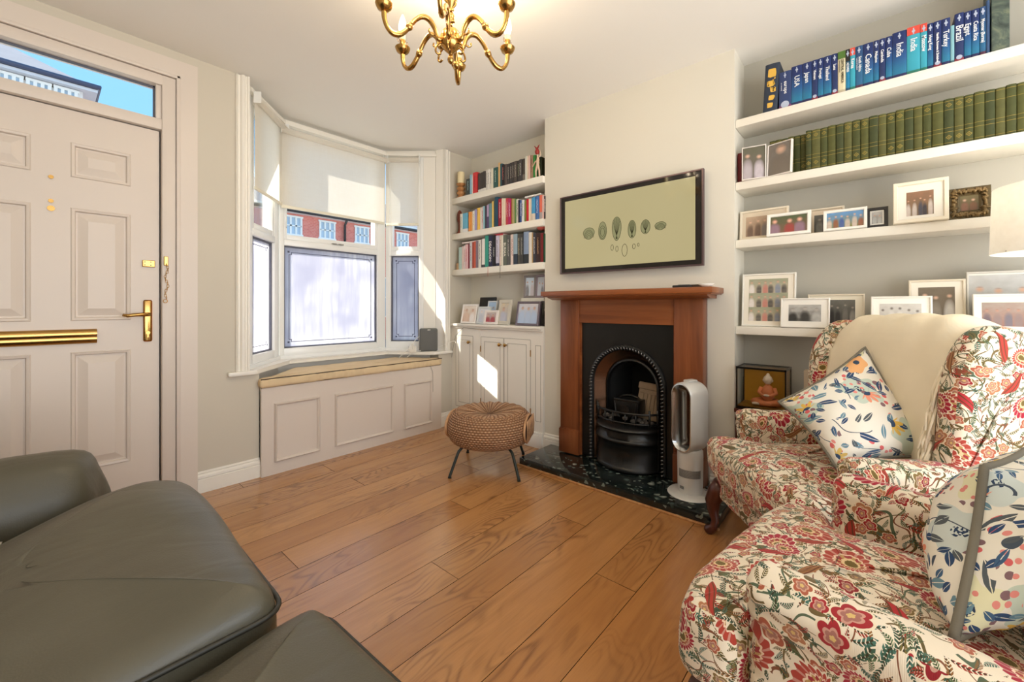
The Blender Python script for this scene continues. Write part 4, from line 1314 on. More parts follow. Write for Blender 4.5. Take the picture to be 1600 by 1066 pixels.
def book_mesh(th, h, dp, rnd=0.003, hollow=True):
    """standing book, spine towards -x; slot 0 cover, slot 1 pages. Local: y is thickness, z up, x depth."""
    k = MB(); t = 0.002
    # rounded spine
    prof = []
    for i in range(7):
        a = -pi / 2 + pi * i / 6
        prof.append((-rnd * cos(a) + rnd, th / 2 * sin(a)))
    outer = [(x, y) for x, y in prof] + [(dp, th / 2), (dp, th / 2 - t), (rnd + t, th / 2 - t), (rnd + t, -th / 2 + t), (dp, -th / 2 + t), (dp, -th / 2)]
    k.prism(outer, 0, h, 'Z')
    k.mi = 1
    k.box(rnd + t * .9, dp - .004, -th / 2 + t * .9, th / 2 - t * .9, 0.003, h - 0.004)
    return k

def mat_spine(rgb, rgb2=None, cut=0.25, seed=0, stripe=None, h=0.2):
    """book cloth: main colour, optional foot band, optional stripes of small print"""
    key = 'spine_%s_%s_%s_%s_%.2f' % (rgb, rgb2, cut, stripe, h)
    if key in MATS: return MATS[key]
    n = NT('book_cover', 0.5, 0.35)
    x, y, z = n.xyz(n.obj())[:3]
    c = lin(rgb)
    col = n.mix(n.noise(n.obj(), 30, 2)[0], tuple(v * .88 for v in c), tuple(min(1, v * 1.08) for v in c))
    if rgb2 is not None: col = n.mix(n.lt(z, cut * h), col, lin(rgb2))
    if stripe is not None:
        # rows of illegible spine lettering
        nz = n.noise(n.cxyz(n.mul(y, 160.0), 0.0, n.mul(z, 190.0)), 1.0, 1)[0]
        zone = n.mul(n.mul(n.gt(z, h * .30), n.lt(z, h * .86)), n.mul(n.lt(n.math('ABSOLUTE', y), 0.0045), n.gt(nz, 0.5)))
        zone = n.mul(zone, n.lt(x, 0.004))
        col = n.mix(zone, col, lin(stripe))
    n.col(col)
    MATS[key] = n.m
    return n.m
protos = {}
def book(label, y0, y1, z0, h, xs, rgb, dp=0.13, group=None, rgb2=None, cut=0.25, stripe=None, lean=0.0, name='book', rnd=0.003):
    th = abs(y0 - y1) - 0.0006
    mats = [mat_spine(rgb, rgb2, cut, stripe=stripe, h=round(h, 2)), M['paper']]
    k = book_mesh(th, h, dp, min(rnd, th * .3))
    o = obj(name, k, mats, None, smooth=True, angle=30, loc=(xs, (y0 + y1) / 2, z0))
    if lean: o.rotation_euler = (radians(lean), 0, 0)
    return tag(o, label, 'book', group)

# ================================================================== LEFT ALCOVE
XCAB = 2.46
YL = YF
for i, z in enumerate((2.025, 1.706, 1.384)):
    k = MB(); k.box(XCAB, XB - .001, CH1 + .001, YF - .001, z - 0.052, z, .003)
    o = obj('wall_shelf', k, M['shelf'], smooth=True, angle=35)
    tag(o, ['top bookshelf in the alcove between window and chimney breast', 'middle bookshelf in the alcove between window and chimney breast', 'lowest bookshelf above the white alcove cupboard'][i], 'shelf', 'thick white shelves left of the chimney')
# cupboard
cab = thing('alcove_cupboard', 'white built-in cupboard with panelled doors under the left alcove shelves', 'cupboard', (XCAB, 0, 0))
k = MB(); k.box(0, XB - XCAB - .001, CH1 + .001, YF - .001, .0, .872); k.box(-.004, 0, 2.515, 2.565, .12, .872)
obj('carcass', k, M['white'], cab)
k = MB(); k.box(-.016, 0.001, CH1 + .001, YF - .001, 0, .095, .004); k.box(-.010, 0.001, CH1 + .001, YF - .001, .093, .115, .003); obj('plinth', k, M['white'], cab, smooth=True, angle=35)
k = MB(); k.box(-.036, XB - XCAB - .001, CH1 + .001, YF - .001, .884, .906, .006); k.box(-.018, XB - XCAB - .001, CH1 + .001, YF - .001, .868, .886, .004)
obj('top_board', k, M['white'], cab, smooth=True, angle=35)
groove = plain('panel_groove', (150, 144, 132), 0.7)
def cdoor(y0, y1, z0, z1, nm='door', knob=None):
    k = MB(); k.box(-.004, .0005, y0, y1, z0, z1)
    d = obj(nm, k, M['white'], cab)
    k = MB(); i = .036; w_ = .003
    for a, b, c_, e in ((y0, y1, z0 - w_, z0), (y0, y1, z1, z1 + w_), (y0 - w_, y0, z0, z1), (y1, y1 + w_, z0, z1), (y0 + i, y1 - i, z0 + i, z0 + i + w_), (y0 + i, y1 - i, z1 - i - w_, z1 - i), (y0 + i, y0 + i + w_, z0 + i, z1 - i), (y1 - i - w_, y1 - i, z0 + i, z1 - i)):
        k.box(-.0046, -.0036, a, b, c_, e)
    obj('panel_line', k, groove, d)
    k = MB(); k.box(-.0075, -.004, y0 + i + .006, y1 - i - .006, z0 + i + .006, z1 - i - .006, .002); obj('field', k, M['white'], d)
    if knob:
        k = MB(); k.lathe([(.006, 0), (.006, -.014), (.013, -.020), (.014, -.028), (.009, -.033), (.002, -.034)], n=16, ax='X', org=(-.004, knob, .748)); kb = obj('knob', k, M['brass'], d, smooth=True, angle=50)
    return d
cdoor(2.600, 2.818, .178, .800, knob=2.634)
cdoor(2.243, 2.498, .165, .800, knob=2.272)
cdoor(1.970, 2.236, .165, .800, knob=2.212)
k = MB()
for a, b, c_, e in ((1.872, 1.925, .195, .198), (1.872, 1.925, .760, .763), (1.872, 1.875, .195, .763), (1.922, 1.925, .195, .763)): k.box(-.0012, .0, a, b, c_, e)
obj('side_panel_line', k, groove, cab)
for y in (2.501, 1.966):
    for z in (.70, .26):
        k = MB(); k.box(-.009, -.003, y - .002, y + .004, z - .025, z + .025, .001); obj('hinge', k, M['brass'], cab)

def zt(u, v, x): return onx(u, v, x)[2]
def yy(u, x): return onx(u, 480, x)[1]
XS = 2.478
def row(spec, z0, uo, vo, sc, where, group, dp=.13):
    """spec rows: (u0,u1,vtop, rgb [,rgb2,cut,stripe]); pixel readings of a zoomed crop"""
    out = []
    ys = []
    for s in spec:
        y0, y1 = yy(uo + s[0] / sc, XS), yy(uo + s[1] / sc, XS)
        ym = uo + (s[0] + s[1]) / 2 / sc
        h = zt(ym, vo + s[2] / sc, XS) - z0
        ys.append((y0, y1, max(.06, h)))
    seen = {}
    for i, s in enumerate(spec):
        y0, y1, h = ys[i]
        c = cname(s[3])
        L = cname(spec[i - 1][3]) if i else None
        R = cname(spec[i + 1][3]) if i + 1 < len(spec) else None
        nb = ('between %s and %s ones' % (L, R)) if L and R else ('beside a %s one at the left end' % R if R else 'beside a %s one at the right end' % L)
        w_ = 'thick ' if abs(y0 - y1) > .034 else 'thin ' if abs(y0 - y1) < .017 else ''
        tall = 'tall ' if h > sorted(q[2] for q in ys)[int(len(ys) * .8)] else ''
        ft = ' with %s foot' % cname(s[4]) if len(s) > 4 and s[4] else ''
        lab = '%s%s%s book%s %s, %s' % (w_, tall, c, ft, nb, where)
        seen.setdefault(lab, []).append(i)
        o = book(lab, y0, y1, z0, h, XS + random.uniform(-.004, .006), s[3], dp, group, s[4] if len(s) > 4 else None, s[5] if len(s) > 5 else .25, s[6] if len(s) > 6 else None)
        out.append(o)
    for lab, idx in seen.items():
        if len(idx) > 1:
            for q, i in enumerate(idx):
                pos = ['leftmost', 'second', 'third', 'fourth', 'fifth', 'sixth', 'seventh'][q] if q < len(idx) - 1 else 'rightmost'
                LABELS[lab].remove(out[i].name) if out[i].name in LABELS.get(lab, []) else None
                tag(out[i], pos + ' ' + lab.replace(' book', ' of alike books', 1), None)
    return out
D1 = (70, 66, 66); D2 = (52, 48, 48)
r1_ = row([(250, 303, 440, (62, 70, 70), None, 0, (170, 200, 200)), (303, 324, 385, (140, 182, 200)), (324, 345, 380, (236, 234, 230)), (345, 403, 352, (206, 60, 62), None, 0, (120, 20, 30)),
     (412, 452, 365, (76, 68, 66), (226, 222, 214), .16), (452, 486, 350, (70, 64, 60), (226, 222, 214), .16), (486, 520, 335, (66, 60, 58), (226, 222, 214), .16),
     (522, 549, 318, (226, 222, 214), None, 0, (120, 116, 112)), (549, 576, 312, (232, 228, 220), None, 0, (90, 88, 90)), (576, 602, 306, (222, 218, 208), None, 0, (120, 116, 112)),
     (602, 629, 296, (232, 226, 206)), (629, 690, 284, (54, 92, 88), None, 0, (190, 214, 200)), (694, 716, 215, (222, 182, 124)), (716, 746, 226, (50, 96, 110)), (746, 780, 240, (34, 34, 40), None, 0, (200, 120, 110)),
     (782, 816, 235, (92, 82, 80)), (817, 848, 228, D1, None, 0, (160, 150, 140)), (849, 880, 214, D1, None, 0, (170, 160, 150)), (881, 914, 204, D1, None, 0, (160, 150, 140)), (915, 948, 194, (88, 80, 74), None, 0, (180, 170, 160)), (949, 986, 184, D1, None, 0, (150, 160, 130)), (987, 1022, 172, D1, None, 0, (190, 190, 180)), (1023, 1065, 158, (78, 72, 66), (120, 114, 108), .3),
     (1067, 1094, 130, (222, 224, 214)), (1095, 1114, 124, (234, 216, 190)), (1115, 1138, 116, (228, 190, 178)), (1140, 1173, 112, (160, 128, 104), None, 0, (90, 60, 50)), (1174, 1206, 108, (62, 142, 70)), (1207, 1262, 124, (44, 52, 34), None, 0, (160, 180, 90))],
    2.025, 700, 230, 8.88, 'top left shelf', 'books on the top shelf left of the chimney')
row([(182, 222, 442, (230, 226, 214), None, 0, (110, 130, 110)), (222, 300, 430, (110, 180, 208), (228, 226, 224), .2), (318, 350, 412, (234, 152, 78)), (350, 381, 408, (242, 172, 92)), (383, 416, 396, (238, 232, 214), None, 0, (170, 170, 120)), (416, 450, 374, (166, 160, 200)),
     (455, 496, 350, (240, 196, 92)), (497, 520, 345, (238, 234, 230)), (521, 546, 335, (226, 200, 200), None, 0, (150, 40, 50)), (547, 568, 322, (150, 196, 204)), (570, 602, 318, (70, 70, 84)), (603, 634, 296, (186, 160, 196), (90, 70, 110), .5), (635, 676, 280, (110, 146, 156)), (678, 706, 244, (244, 206, 110)), (707, 726, 238, (76, 84, 70)), (727, 776, 180, (40, 78, 100)),
     (780, 829, 206, (180, 34, 54), (150, 30, 50), .3, (220, 210, 210)), (832, 860, 198, (232, 214, 192)), (861, 892, 198, (238, 222, 196)), (894, 936, 197, (204, 66, 84), None, 0, (230, 200, 200)), (938, 977, 204, (186, 44, 104), None, 0, (240, 220, 230)), (980, 1004, 204, (206, 158, 80)), (1005, 1036, 206, (176, 164, 118)), (1037, 1056, 206, (94, 132, 74)), (1057, 1094, 212, (228, 226, 212), None, 0, (70, 120, 80)),
     (1096, 1116, 226, (44, 40, 66)), (1117, 1150, 226, (58, 92, 156), None, 0, (200, 210, 230)), (1152, 1185, 226, (226, 228, 228), None, 0, (90, 100, 120)), (1187, 1214, 232, (126, 134, 62)), (1216, 1252, 210, (204, 40, 54)), (1255, 1280, 206, (240, 222, 200)), (1281, 1302, 200, (234, 216, 196)), (1303, 1356, 186, (74, 156, 206), (222, 208, 190), .3), (1358, 1416, 164, (76, 116, 176), None, 0, (210, 220, 240)), (1420, 1465, 150, (222, 112, 92), (170, 160, 160), .3), (1466, 1494, 152, (232, 196, 190)), (1495, 1517, 160, (60, 52, 54), None, 0, (230, 220, 220))],
    1.706, 700, 290, 10.0, 'middle left shelf', 'books on the middle shelf left of the chimney')
r3 = row([(120, 153, 615, (206, 168, 128)), (155, 210, 362, (190, 216, 210)), (212, 240, 350, (228, 204, 196)), (241, 270, 336, (238, 226, 222), None, 0, (190, 80, 90)), (271, 308, 322, (230, 190, 190), None, 0, (190, 50, 60)), (309, 330, 310, (130, 40, 50)), (331, 365, 290, (206, 206, 208), None, 0, (120, 120, 130)), (366, 396, 282, (172, 80, 62)), (397, 430, 272, (214, 100, 74)), (431, 466, 262, (134, 118, 128)),
     (470, 512, 250, (228, 222, 212), None, 0, (40, 40, 40)), (513, 526, 244, (40, 36, 40)), (527, 572, 232, (236, 230, 222), (70, 70, 74), .1), (573, 630, 182, (60, 160, 140)), (632, 690, 182, (44, 46, 76)), (691, 745, 176, (34, 34, 36)), (748, 792, 184, (202, 198, 216), (60, 60, 80), .1, (50, 50, 60)), (795, 829, 178, (240, 222, 208), None, 0, (170, 150, 130)), (830, 860, 176, (230, 222, 204)), (861, 914, 176, (104, 110, 98)), (915, 964, 170, (88, 88, 86), None, 0, (200, 200, 190)),
     (966, 1020, 164, (236, 218, 210), None, 0, (170, 90, 90)), (1021, 1080, 158, (150, 172, 186), (56, 66, 80), .35), (1082, 1124, 156, (82, 80, 74), None, 0, (200, 190, 160)), (1125, 1166, 152, (70, 70, 68), None, 0, (170, 170, 160)), (1170, 1250, 120, (142, 160, 188), (50, 54, 58), .3), (1252, 1300, 132, (232, 226, 214)), (1301, 1325, 134, (200, 168, 118)), (1326, 1366, 138, (60, 62, 72), None, 0, (230, 230, 230)), (1367, 1440, 138, (60, 40, 38), None, 0, (206, 160, 110)), (1441, 1480, 142, (120, 34, 36)), (1482, 1517, 150, (42, 84, 60))],
    1.384, 700, 350, 10.0, 'lowest left shelf', 'books on the lowest shelf left of the chimney')
r1_[-1].location.x += .032
def spine_text(o, body, size, rgb, zc, maxlen, y=0.0, nm='title', bold=0.0, x=-.0008):
    m_ = plain('ink_%d_%d_%d' % rgb, rgb, 0.6)
    return text(nm, body, size, m_, o, DWN((x, y, zc)), maxlen=maxlen, bold=bold)
def relabel(o, lab):
    old = o['label']
    if old in LABELS and o.name in LABELS[old]: LABELS[old].remove(o.name)
    tag(o, lab, None)
spine_text(r3[14], 'DEAKOON·', .034, (232, 230, 226), .125, .19, bold=.0008); relabel(r3[14], 'navy book with large white capitals down its spine on lowest left shelf')
spine_text(r3[19], 'BURMA', .034, (232, 228, 214), .13, .11, bold=.0006); relabel(r3[19], 'grey-green book titled BURMA on the lowest left shelf')
spine_text(r3[15], 'MURAKAMI', .015, (230, 230, 226), .12, .15)
# books lying flat on top of rows
def flat_book(label, y0, y1, z, t, rgb, x0=2.485, dp=.12, tilt=0.0):
    k = book_mesh(t, abs(y0 - y1), dp)
    k.xf(Matrix.Rotation(radians(90), 4, 'X'))
    o = obj('book', k, [mat_spine(rgb), M['paper']], smooth=True, angle=30, loc=(x0, max(y0, y1), z + t / 2))
    o.rotation_euler = (radians(tilt), 0, 0)
    return tag(o, label, 'book')
flat_book('white book lying across the right end of the middle left row', yy(819, XS), yy(843.6, XS), zt(831, 305.8, XS) - .004, .012, (244, 242, 236))
flat_book('thin cream book lying across the left of the lowest row', 2.77, 2.50, 1.384 + .228, .012, (238, 222, 216), tilt=0)
flat_book('red book lying on the middle of the lowest left row', 2.38, 2.28, 1.384 + .250, .016, (206, 70, 80))
k = MB(); k.lathe([(.01, 0), (.035, .004), (.052, .022), (.056, .04), (.05, .05)], n=20, cap=False); k.mi = 1
k.lathe([(.052, .045), (.05, .060), (.03, .074), (.005, .08)], n=20)
tag(obj('paper_bird', k, [plain('coral_paper', (226, 110, 96), 0.6), plain('yellow_paper', (236, 190, 70), 0.6)], smooth=True, loc=(2.54, 1.915, 1.384 + .252)), 'coral and yellow rounded ornament on books under the middle left shelf', 'ornament')
# ribbon markers hanging from the lowest shelf
for u, l_, c_ in ((762.5, .08, (190, 70, 70)), (781.5, .10, (60, 56, 52))):
    y = yy(u, XCAB); k = MB(); k.tube([(2.478, y, 1.388), (XCAB - .002, y, 1.387), (XCAB - .003, y, 1.384 - l_)], .0014, 5)
    tag(obj('ribbon_marker', k, plain('ribbon_%d' % c_[0], c_, 0.7)), ('red' if c_[0] > 100 else 'black') + ' ribbon marker hanging over the lowest left shelf edge', 'ribbon')
# candlestick on the top shelf
cs = thing('candlestick', 'turned wooden candlestick at the left end of the top shelf', 'candlestick', (2.50, 2.80, 2.025))
k = MB(); k.lathe([(.036, 0), (.038, .008), (.028, .014), (.022, .022), (.034, .034), (.040, .045), (.034, .056), (.02, .064), (.034, .074), (.040, .086), (.030, .096), (.018, .104), (.036, .114), (.042, .128), (.030, .132)], n=24); obj('stem', k, M['light_wood'], cs, smooth=True, angle=60)
k = MB(); k.lathe([(.031, .0), (.032, .004), (.032, .094), (.028, .10), (.006, .098)], n=24); k.tube([(0, 0, .097), (.001, 0, .108)], .0012, 5)
tag(obj('candle', k, plain('cream_wax', (240, 222, 176), 0.5), smooth=True, angle=50, loc=(2.50, 2.80, 2.025 + .132)), 'cream pillar candle on the turned wooden candlestick', 'candle')
# carved spoon ornament on the middle shelf
k = MB(); k.lathe([(.030, 0), (.030, .008), (.016, .02), (.009, .05), (.010, .085), (.012, .10)], n=18)
k.rings([[(.010 * s_ * cos(a), .034 * s_ * sin(a), .10 + .115 * t) for a in [2 * pi * i / 16 for i in range(16)]] for t, s_ in ((0, .3), (.12, .75), (.3, .98), (.5, 1.0), (.7, .95), (.87, .7), (1, .1))])
tag(obj('carved_ornament', k, M['red_wood'], smooth=True, angle=60, loc=(2.50, 2.82, 1.706)), 'dark red carved wooden ornament at the left end of the middle shelf', 'ornament')
# dancer figure and orange panel at the right end of the top shelf
k = MB(); k.box(-.004, .004, -.035, .035, 0, .30, .002)
tag(obj('orange_panel', k, plain('burnt_orange', (206, 128, 62), 0.5, var=.2, scale=30), loc=(2.60, 1.895, 2.025)), 'tall orange painted panel against the chimney end of the top shelf', 'panel')
k = MB()
k.tube([(0, -.015, 0), (0, -.012, .05), (0, .004, .10), (0, .0, .14)], [.006, .007, .011, .012], 8)
k.tube([(0, .018, 0), (0, .020, .05), (0, .004, .10)], [.005, .007, .011], 8)
k.tube([(0, .0, .135), (0, .03, .12), (0, .052, .09)], [.006, .005, .004], 7)
k.tube([(0, .0, .145), (0, -.025, .165), (0, -.018, .20)], [.006, .005, .004], 7)
k.tube([(0, .0, .135), (0, .004, .165), (0, .006, .178)], [.010, .005, .005], 8)
k.mi = 1; k.lathe([(.002, .172), (.014, .180), (.018, .196), (.012, .212), (.003, .22)], cx=0, cy=.008, n=12)
for i in range(7): k.tube([(0, .008, .21), (-.004, .008 + (i - 3) * .008, .235 + .008 * cos(i))], [.006, .002], 6)
tag(obj('figurine', k, [plain('pale_ceramic', (226, 196, 170), 0.4), plain('red_hat', (160, 50, 44), 0.5)], smooth=True, loc=(2.480, 1.915, 2.025)), 'small pale dancing figurine with red headdress on the top shelf', 'figurine')

# ---- frames on the cupboard
ZK = 0.906
def z5(v): return v
SILV = dict(top=(226, 228, 232), bot=(206, 208, 214), people=[(236, 236, 238), (200, 204, 214), (222, 222, 226)], head=(232, 222, 214))
picture('photo_frame', 'white frame with two pale snapshots leftmost on the cupboard', 2.745, 2.585, ZK, ZK + .165, 2.47, dict(top=(232, 226, 214), bot=(206, 170, 140), people=[(240, 238, 236), (226, 200, 180)], n_p=2), .016, fcol=(240, 234, 226), lean=14, yaw=12)
k = MB(); k.box(-.006, .006, -.10, .10, 0, .235, .005)
o = obj('tablet', k, M['black'], smooth=True, angle=40, loc=(2.62, 2.61, ZK)); o.rotation_euler = (0, radians(9), 0); tag(o, 'black tablet propped against the alcove wall behind the frames', 'tablet')
picture('photo_frame', 'pale blue small frame standing behind the grey ones', 2.545, 2.435, ZK, ZK + .195, 2.57, dict(top=(176, 206, 236), bot=(196, 216, 236), people=[(206, 220, 236), (186, 204, 230)], n_p=2), .012, fcol=(226, 230, 232), lean=10)
picture('photo_frame', 'pale grey frame with a washed-out picture second on the cupboard', 2.575, 2.43, ZK, ZK + .145, 2.485, dict(SILV, n_p=2), .018, fcol=(212, 216, 214), lean=12)
picture('photo_frame', 'low white frame with a snapshot of people in red', 2.465, 2.315, ZK, ZK + .115, 2.462, dict(top=(206, 196, 190), bot=(150, 90, 86), people=[(176, 60, 66), (166, 70, 72)], n_p=2), .020, fcol=(236, 228, 220), lean=12)
picture('photo_frame', 'small dark-lined frame peeping out behind the others on the cupboard', 2.40, 2.31, ZK, ZK + .185, 2.56, dict(top=(230, 230, 230), bot=(200, 200, 204), people=[(180, 180, 188), (240, 240, 240)], n_p=2), .014, mount=.006, fcol=(90, 86, 84), lean=8)
picture('photo_frame', 'silver upright frame with a cream portrait beside the pewter one', 2.335, 2.185, ZK, ZK + .20, 2.475, dict(top=(226, 206, 160), bot=(170, 176, 196), people=[(222, 206, 176), (200, 200, 210)], n_p=1, soft=.8), .030, fcol=(206, 200, 184), lean=10, yaw=-8)
picture('photo_frame', 'pewter frame with bluish seaside picture at the cupboard right end', 2.125, 1.90, ZK, ZK + .185, 2.475, dict(top=(222, 214, 214), bot=(166, 190, 220), people=[(176, 200, 232), (70, 60, 66), (190, 206, 230)], n_p=3), .018, fcol=(112, 100, 106), lean=10, metal=.4)
k = MB(); k.box(-.045, .045, -.115, .115, 0, .215, .004)
tag(obj('storage_box', k, M['shelf'], loc=(2.60, 2.03, ZK)), 'cream box behind the pewter frame with the double frame on top', 'box')
picture('photo_frame', 'left half of the pewter double frame standing on the cream box', 2.125, 2.015, ZK + .215, ZK + .395, 2.58, dict(top=(206, 226, 240), bot=(220, 224, 232), people=[(90, 90, 96), (200, 190, 196)], n_p=2), .018, fcol=(136, 128, 126), lean=4, yaw=8, metal=.3)
picture('photo_frame', 'right half of the pewter double frame beside the chimney breast', 2.012, 1.905, ZK + .215, ZK + .395, 2.58, dict(top=(196, 200, 206), bot=(206, 216, 230), people=[(110, 106, 110), (200, 206, 216)], n_p=2), .018, fcol=(140, 124, 128), lean=4, yaw=-8, metal=.3)
picture('photo_frame', 'dark frame half hidden by the chimney breast behind the pewter one', 1.925, 1.86, ZK, ZK + .19, 2.53, dict(BWD, n_p=1), .010, fcol=(60, 52, 54), lean=6)
k = MB(); k.tube([(2.442, 2.86, .60), (2.449, 2.84, .72), (2.438, 2.80, .80), (2.44, 2.70, .872), (2.447, 2.50, .862), (2.445, 2.30, .868), (2.447, 2.10, .880), (2.445, 1.90, .872)], .0016, 5)
tag(obj('wire', k, plain('thin_wire', (130, 126, 118), 0.6), smooth=True), 'thin grey wire draped along under the cupboard top', 'wire')
# ================================================================== RIGHT ALCOVE
XR = 2.50
for i, z in enumerate((2.066, 1.7265, 1.4125, 0.946)):
    k = MB(); k.box(XR, XB - .001, YB + .01, CH0 - .001, z - 0.043, z, .003)
    o = obj('wall_shelf', k, M['shelf'], smooth=True, angle=35)
    tag(o, ['topmost shelf right of the chimney, holding blue travel guides', 'shelf right of the chimney holding a row of green volumes', 'shelf right of the chimney holding family photos behind the lamp', 'lowest shelf right of the chimney, behind the wing armchair'][i], 'shelf', 'thick white shelves right of the chimney')
# --- travel guides
XG = 2.512
def yg(u): return onx(u, 480, XG)[1]
NAVY, TEAL, BLUE = (26, 44, 98), (36, 126, 160), (30, 84, 140)
def mat_guide(top, mid, bot, foot, h):
    key = 'guide_%s%s%s%s%.2f' % (top, mid, bot, foot, h)
    if key in MATS: return MATS[key]
    n = NT('guidebook_cover', 0.4, 0.4)
    x, y, z = n.xyz(n.obj())[:3]
    t = n.math('DIVIDE', z, h)
    col = n.ramp(t, [(0.0, lin(foot)), (0.075, lin(foot)), (0.08, lin(bot)), (0.45, lin(mid)), (0.80, lin(top)), (1.0, lin(top))])
    n.col(n.mix(n.mul(n.noise(n.obj(), 40, 2)[0], .25), col, lin(top)))
    MATS[key] = n.m
    return n.m
GH = 0.196
guides = [  # u0,u1,title,size,kind,height
 (1217, 1236.3, 'europe', .022, 'flat_purple', .186, 'on a shoestring'), (1236.3, 1253.7, 'USA', .030, 'grad', GH, None), (1253.7, 1268.4, 'Japan', .024, 'grad', GH, None), (1268.4, 1277.7, 'Vietnam', .014, 'navy', GH, None),
 (1277.7, 1286.4, 'Portugal', .015, 'grad', GH, None), (1286.4, 1299.3, 'Thailand', .020, 'grad', GH, None), (1299.3, 1308.9, 'Laos', .015, 'navy', GH, None), (1308.9, 1321.3, 'CENTRAL AMERICA', .013, 'cream', GH, 'ON A SHOESTRING'),
 (1321.3, 1328, 'AZORES', .012, 'blacktop', GH, None), (1328, 1336.5, 'Korea', .018, 'redtop', GH, None), (1336.5, 1348.2, 'South Africa', .014, 'slate', GH, 'Lesotho & Swaziland'), (1348.2, 1364.8, 'Canada', .030, 'grad', GH, None),
 (1364.8, 1373.5, 'Philippines', .012, 'grad', GH, None), (1373.5, 1383.7, 'Cambodia', .014, 'navy', GH, None), (1383.7, 1394.1, 'Cuba', .020, 'grad', GH, None), (1394.1, 1416.9, 'India', .032, 'grad', .203, None),
 (1416.9, 1438, 'India', .030, 'redtop', .205, None), (1438, 1449, 'Moscow', .020, 'redtop', .203, None), (1449, 1458.6, 'Hong Kong', .014, 'grad', GH, None), (1458.6, 1471.4, 'Namibia, Botswana & Zimbabwe', .010, 'navy', GH, None),
 (1471.4, 1484.9, 'Turkey', .024, 'grad', GH, None), (1484.9, 1491.5, '', .01, 'pale', .158, None), (1491.5, 1506.3, 'Brazil', .030, 'navy', .200, None), (1506.3, 1518.1, 'Egypt', .022, 'grad', GH, None),
 (1518.1, 1530.8, 'Costa Rica', .018, 'grad', GH, None), (1530.8, 1540.9, 'Myanmar (Burma)', .013, 'slate', GH, None), (1540.9, 1546.8, '', .01, 'plainblue', .215, None)]
white_ink = plain('white_ink', (236, 238, 240), 0.5)
prev = None
for u0, u1, title, sz, kd, h, sub in guides:
    y0, y1 = yg(u0), yg(u1); th = abs(y0 - y1) - .0006
    top, mid, bot, foot = {'grad': (NAVY, BLUE, TEAL, (40, 40, 84)), 'navy': (NAVY, (28, 46, 92), (30, 50, 96), (150, 50, 60)), 'flat_purple': ((44, 60, 104), (42, 60, 104), (42, 64, 108), (130, 62, 110)), 'cream': ((216, 206, 172),) * 3 + ((190, 180, 150),),
        'blacktop': ((22, 22, 26), (24, 130, 176), (24, 130, 176), (30, 80, 110)), 'redtop': ((60, 160, 180), (56, 160, 182), (52, 156, 178), (40, 110, 80)), 'slate': ((38, 72, 116), (36, 96, 136), (36, 100, 140), (90, 40, 60)), 'pale': ((130, 180, 190),) * 3 + ((60, 90, 100),), 'plainblue': ((52, 80, 120),) * 4}[kd]
    k = book_mesh(th, h, .128, .003)
    what = {'grad': 'navy to teal', 'navy': 'dark navy', 'flat_purple': 'slate blue', 'cream': 'cream and green', 'blacktop': 'blue and black', 'redtop': 'turquoise red-topped', 'slate': 'steel blue', 'pale': 'short pale blue', 'plainblue': 'plain blue'}[kd]
    lab = '%s travel guide titled %s on the topmost right shelf' % (what, title) if title else '%s untitled guide beside the %s on the topmost right shelf' % (what, 'Brazil one' if kd == 'pale' else 'marbled box file')
    if kd == 'cream': lab = 'cream travel guide with green top titled CENTRAL AMERICA'
    b_ = obj('guidebook', k, [mat_guide(top, mid, bot, foot, h), M['paper']], smooth=True, angle=30, loc=(XG, (y0 + y1) / 2, 2.066))
    tag(b_, lab, 'book', 'travel guides on the topmost shelf')
    if kd in ('redtop', 'blacktop', 'cream'):
        c_ = {'redtop': (214, 74, 58), 'blacktop': (20, 20, 22), 'cream': (74, 110, 40)}[kd]
        k = MB(); k.box(-.0009, .002, -th / 2 + .0004, th / 2 - .0004, h - (.034 if kd != 'blacktop' else .055), h + .0004); obj('top_band', k, plain('band_%d' % c_[0], c_, .4), b_)
    if title:
        zt_ = h - (.05 if kd != 'blacktop' else .062)
        if kd == 'cream': zt_ = h - .036
        ml = .10 if len(title) < 9 else .125
        off_ = .003 if sub else 0.0
        ink_ = plain('dark_ink', (70, 60, 40), .5) if kd == 'cream' else white_ink
        t_ = text('title', title, sz, ink_, b_, DWN((-.0012, -off_, zt_)), align='LEFT', maxlen=ml, bold=.0003)
        if sub: text('subtitle', sub, .0065, ink_, b_, DWN((-.0012, th * .28, zt_ - .004)), align='LEFT', maxlen=.10)
        if kd != 'cream':
            # publisher mark: globe disc with a bar across it
            k = MB(); q = min(.0055, th * .36)
            k.lathe([(q, -.0012), (q, -.0004)], n=14, ax='X', org=(0, 0, h - .020)); k.box(-.0013, -.0004, -q * .35, q * .35, h - .033, h - .007)
            obj('publisher_mark', k, plain('mark_ink', (176, 186, 206), .5), b_)
        k = MB(); k.lathe([(th * .34, -.0011), (th * .34, -.0004)], n=14, ax='X', org=(0, 0, .018)); 
        if kd in ('navy', 'flat_purple'): obj('foot_emblem', k, plain('mark_ink', (176, 186, 206), .5), b_)
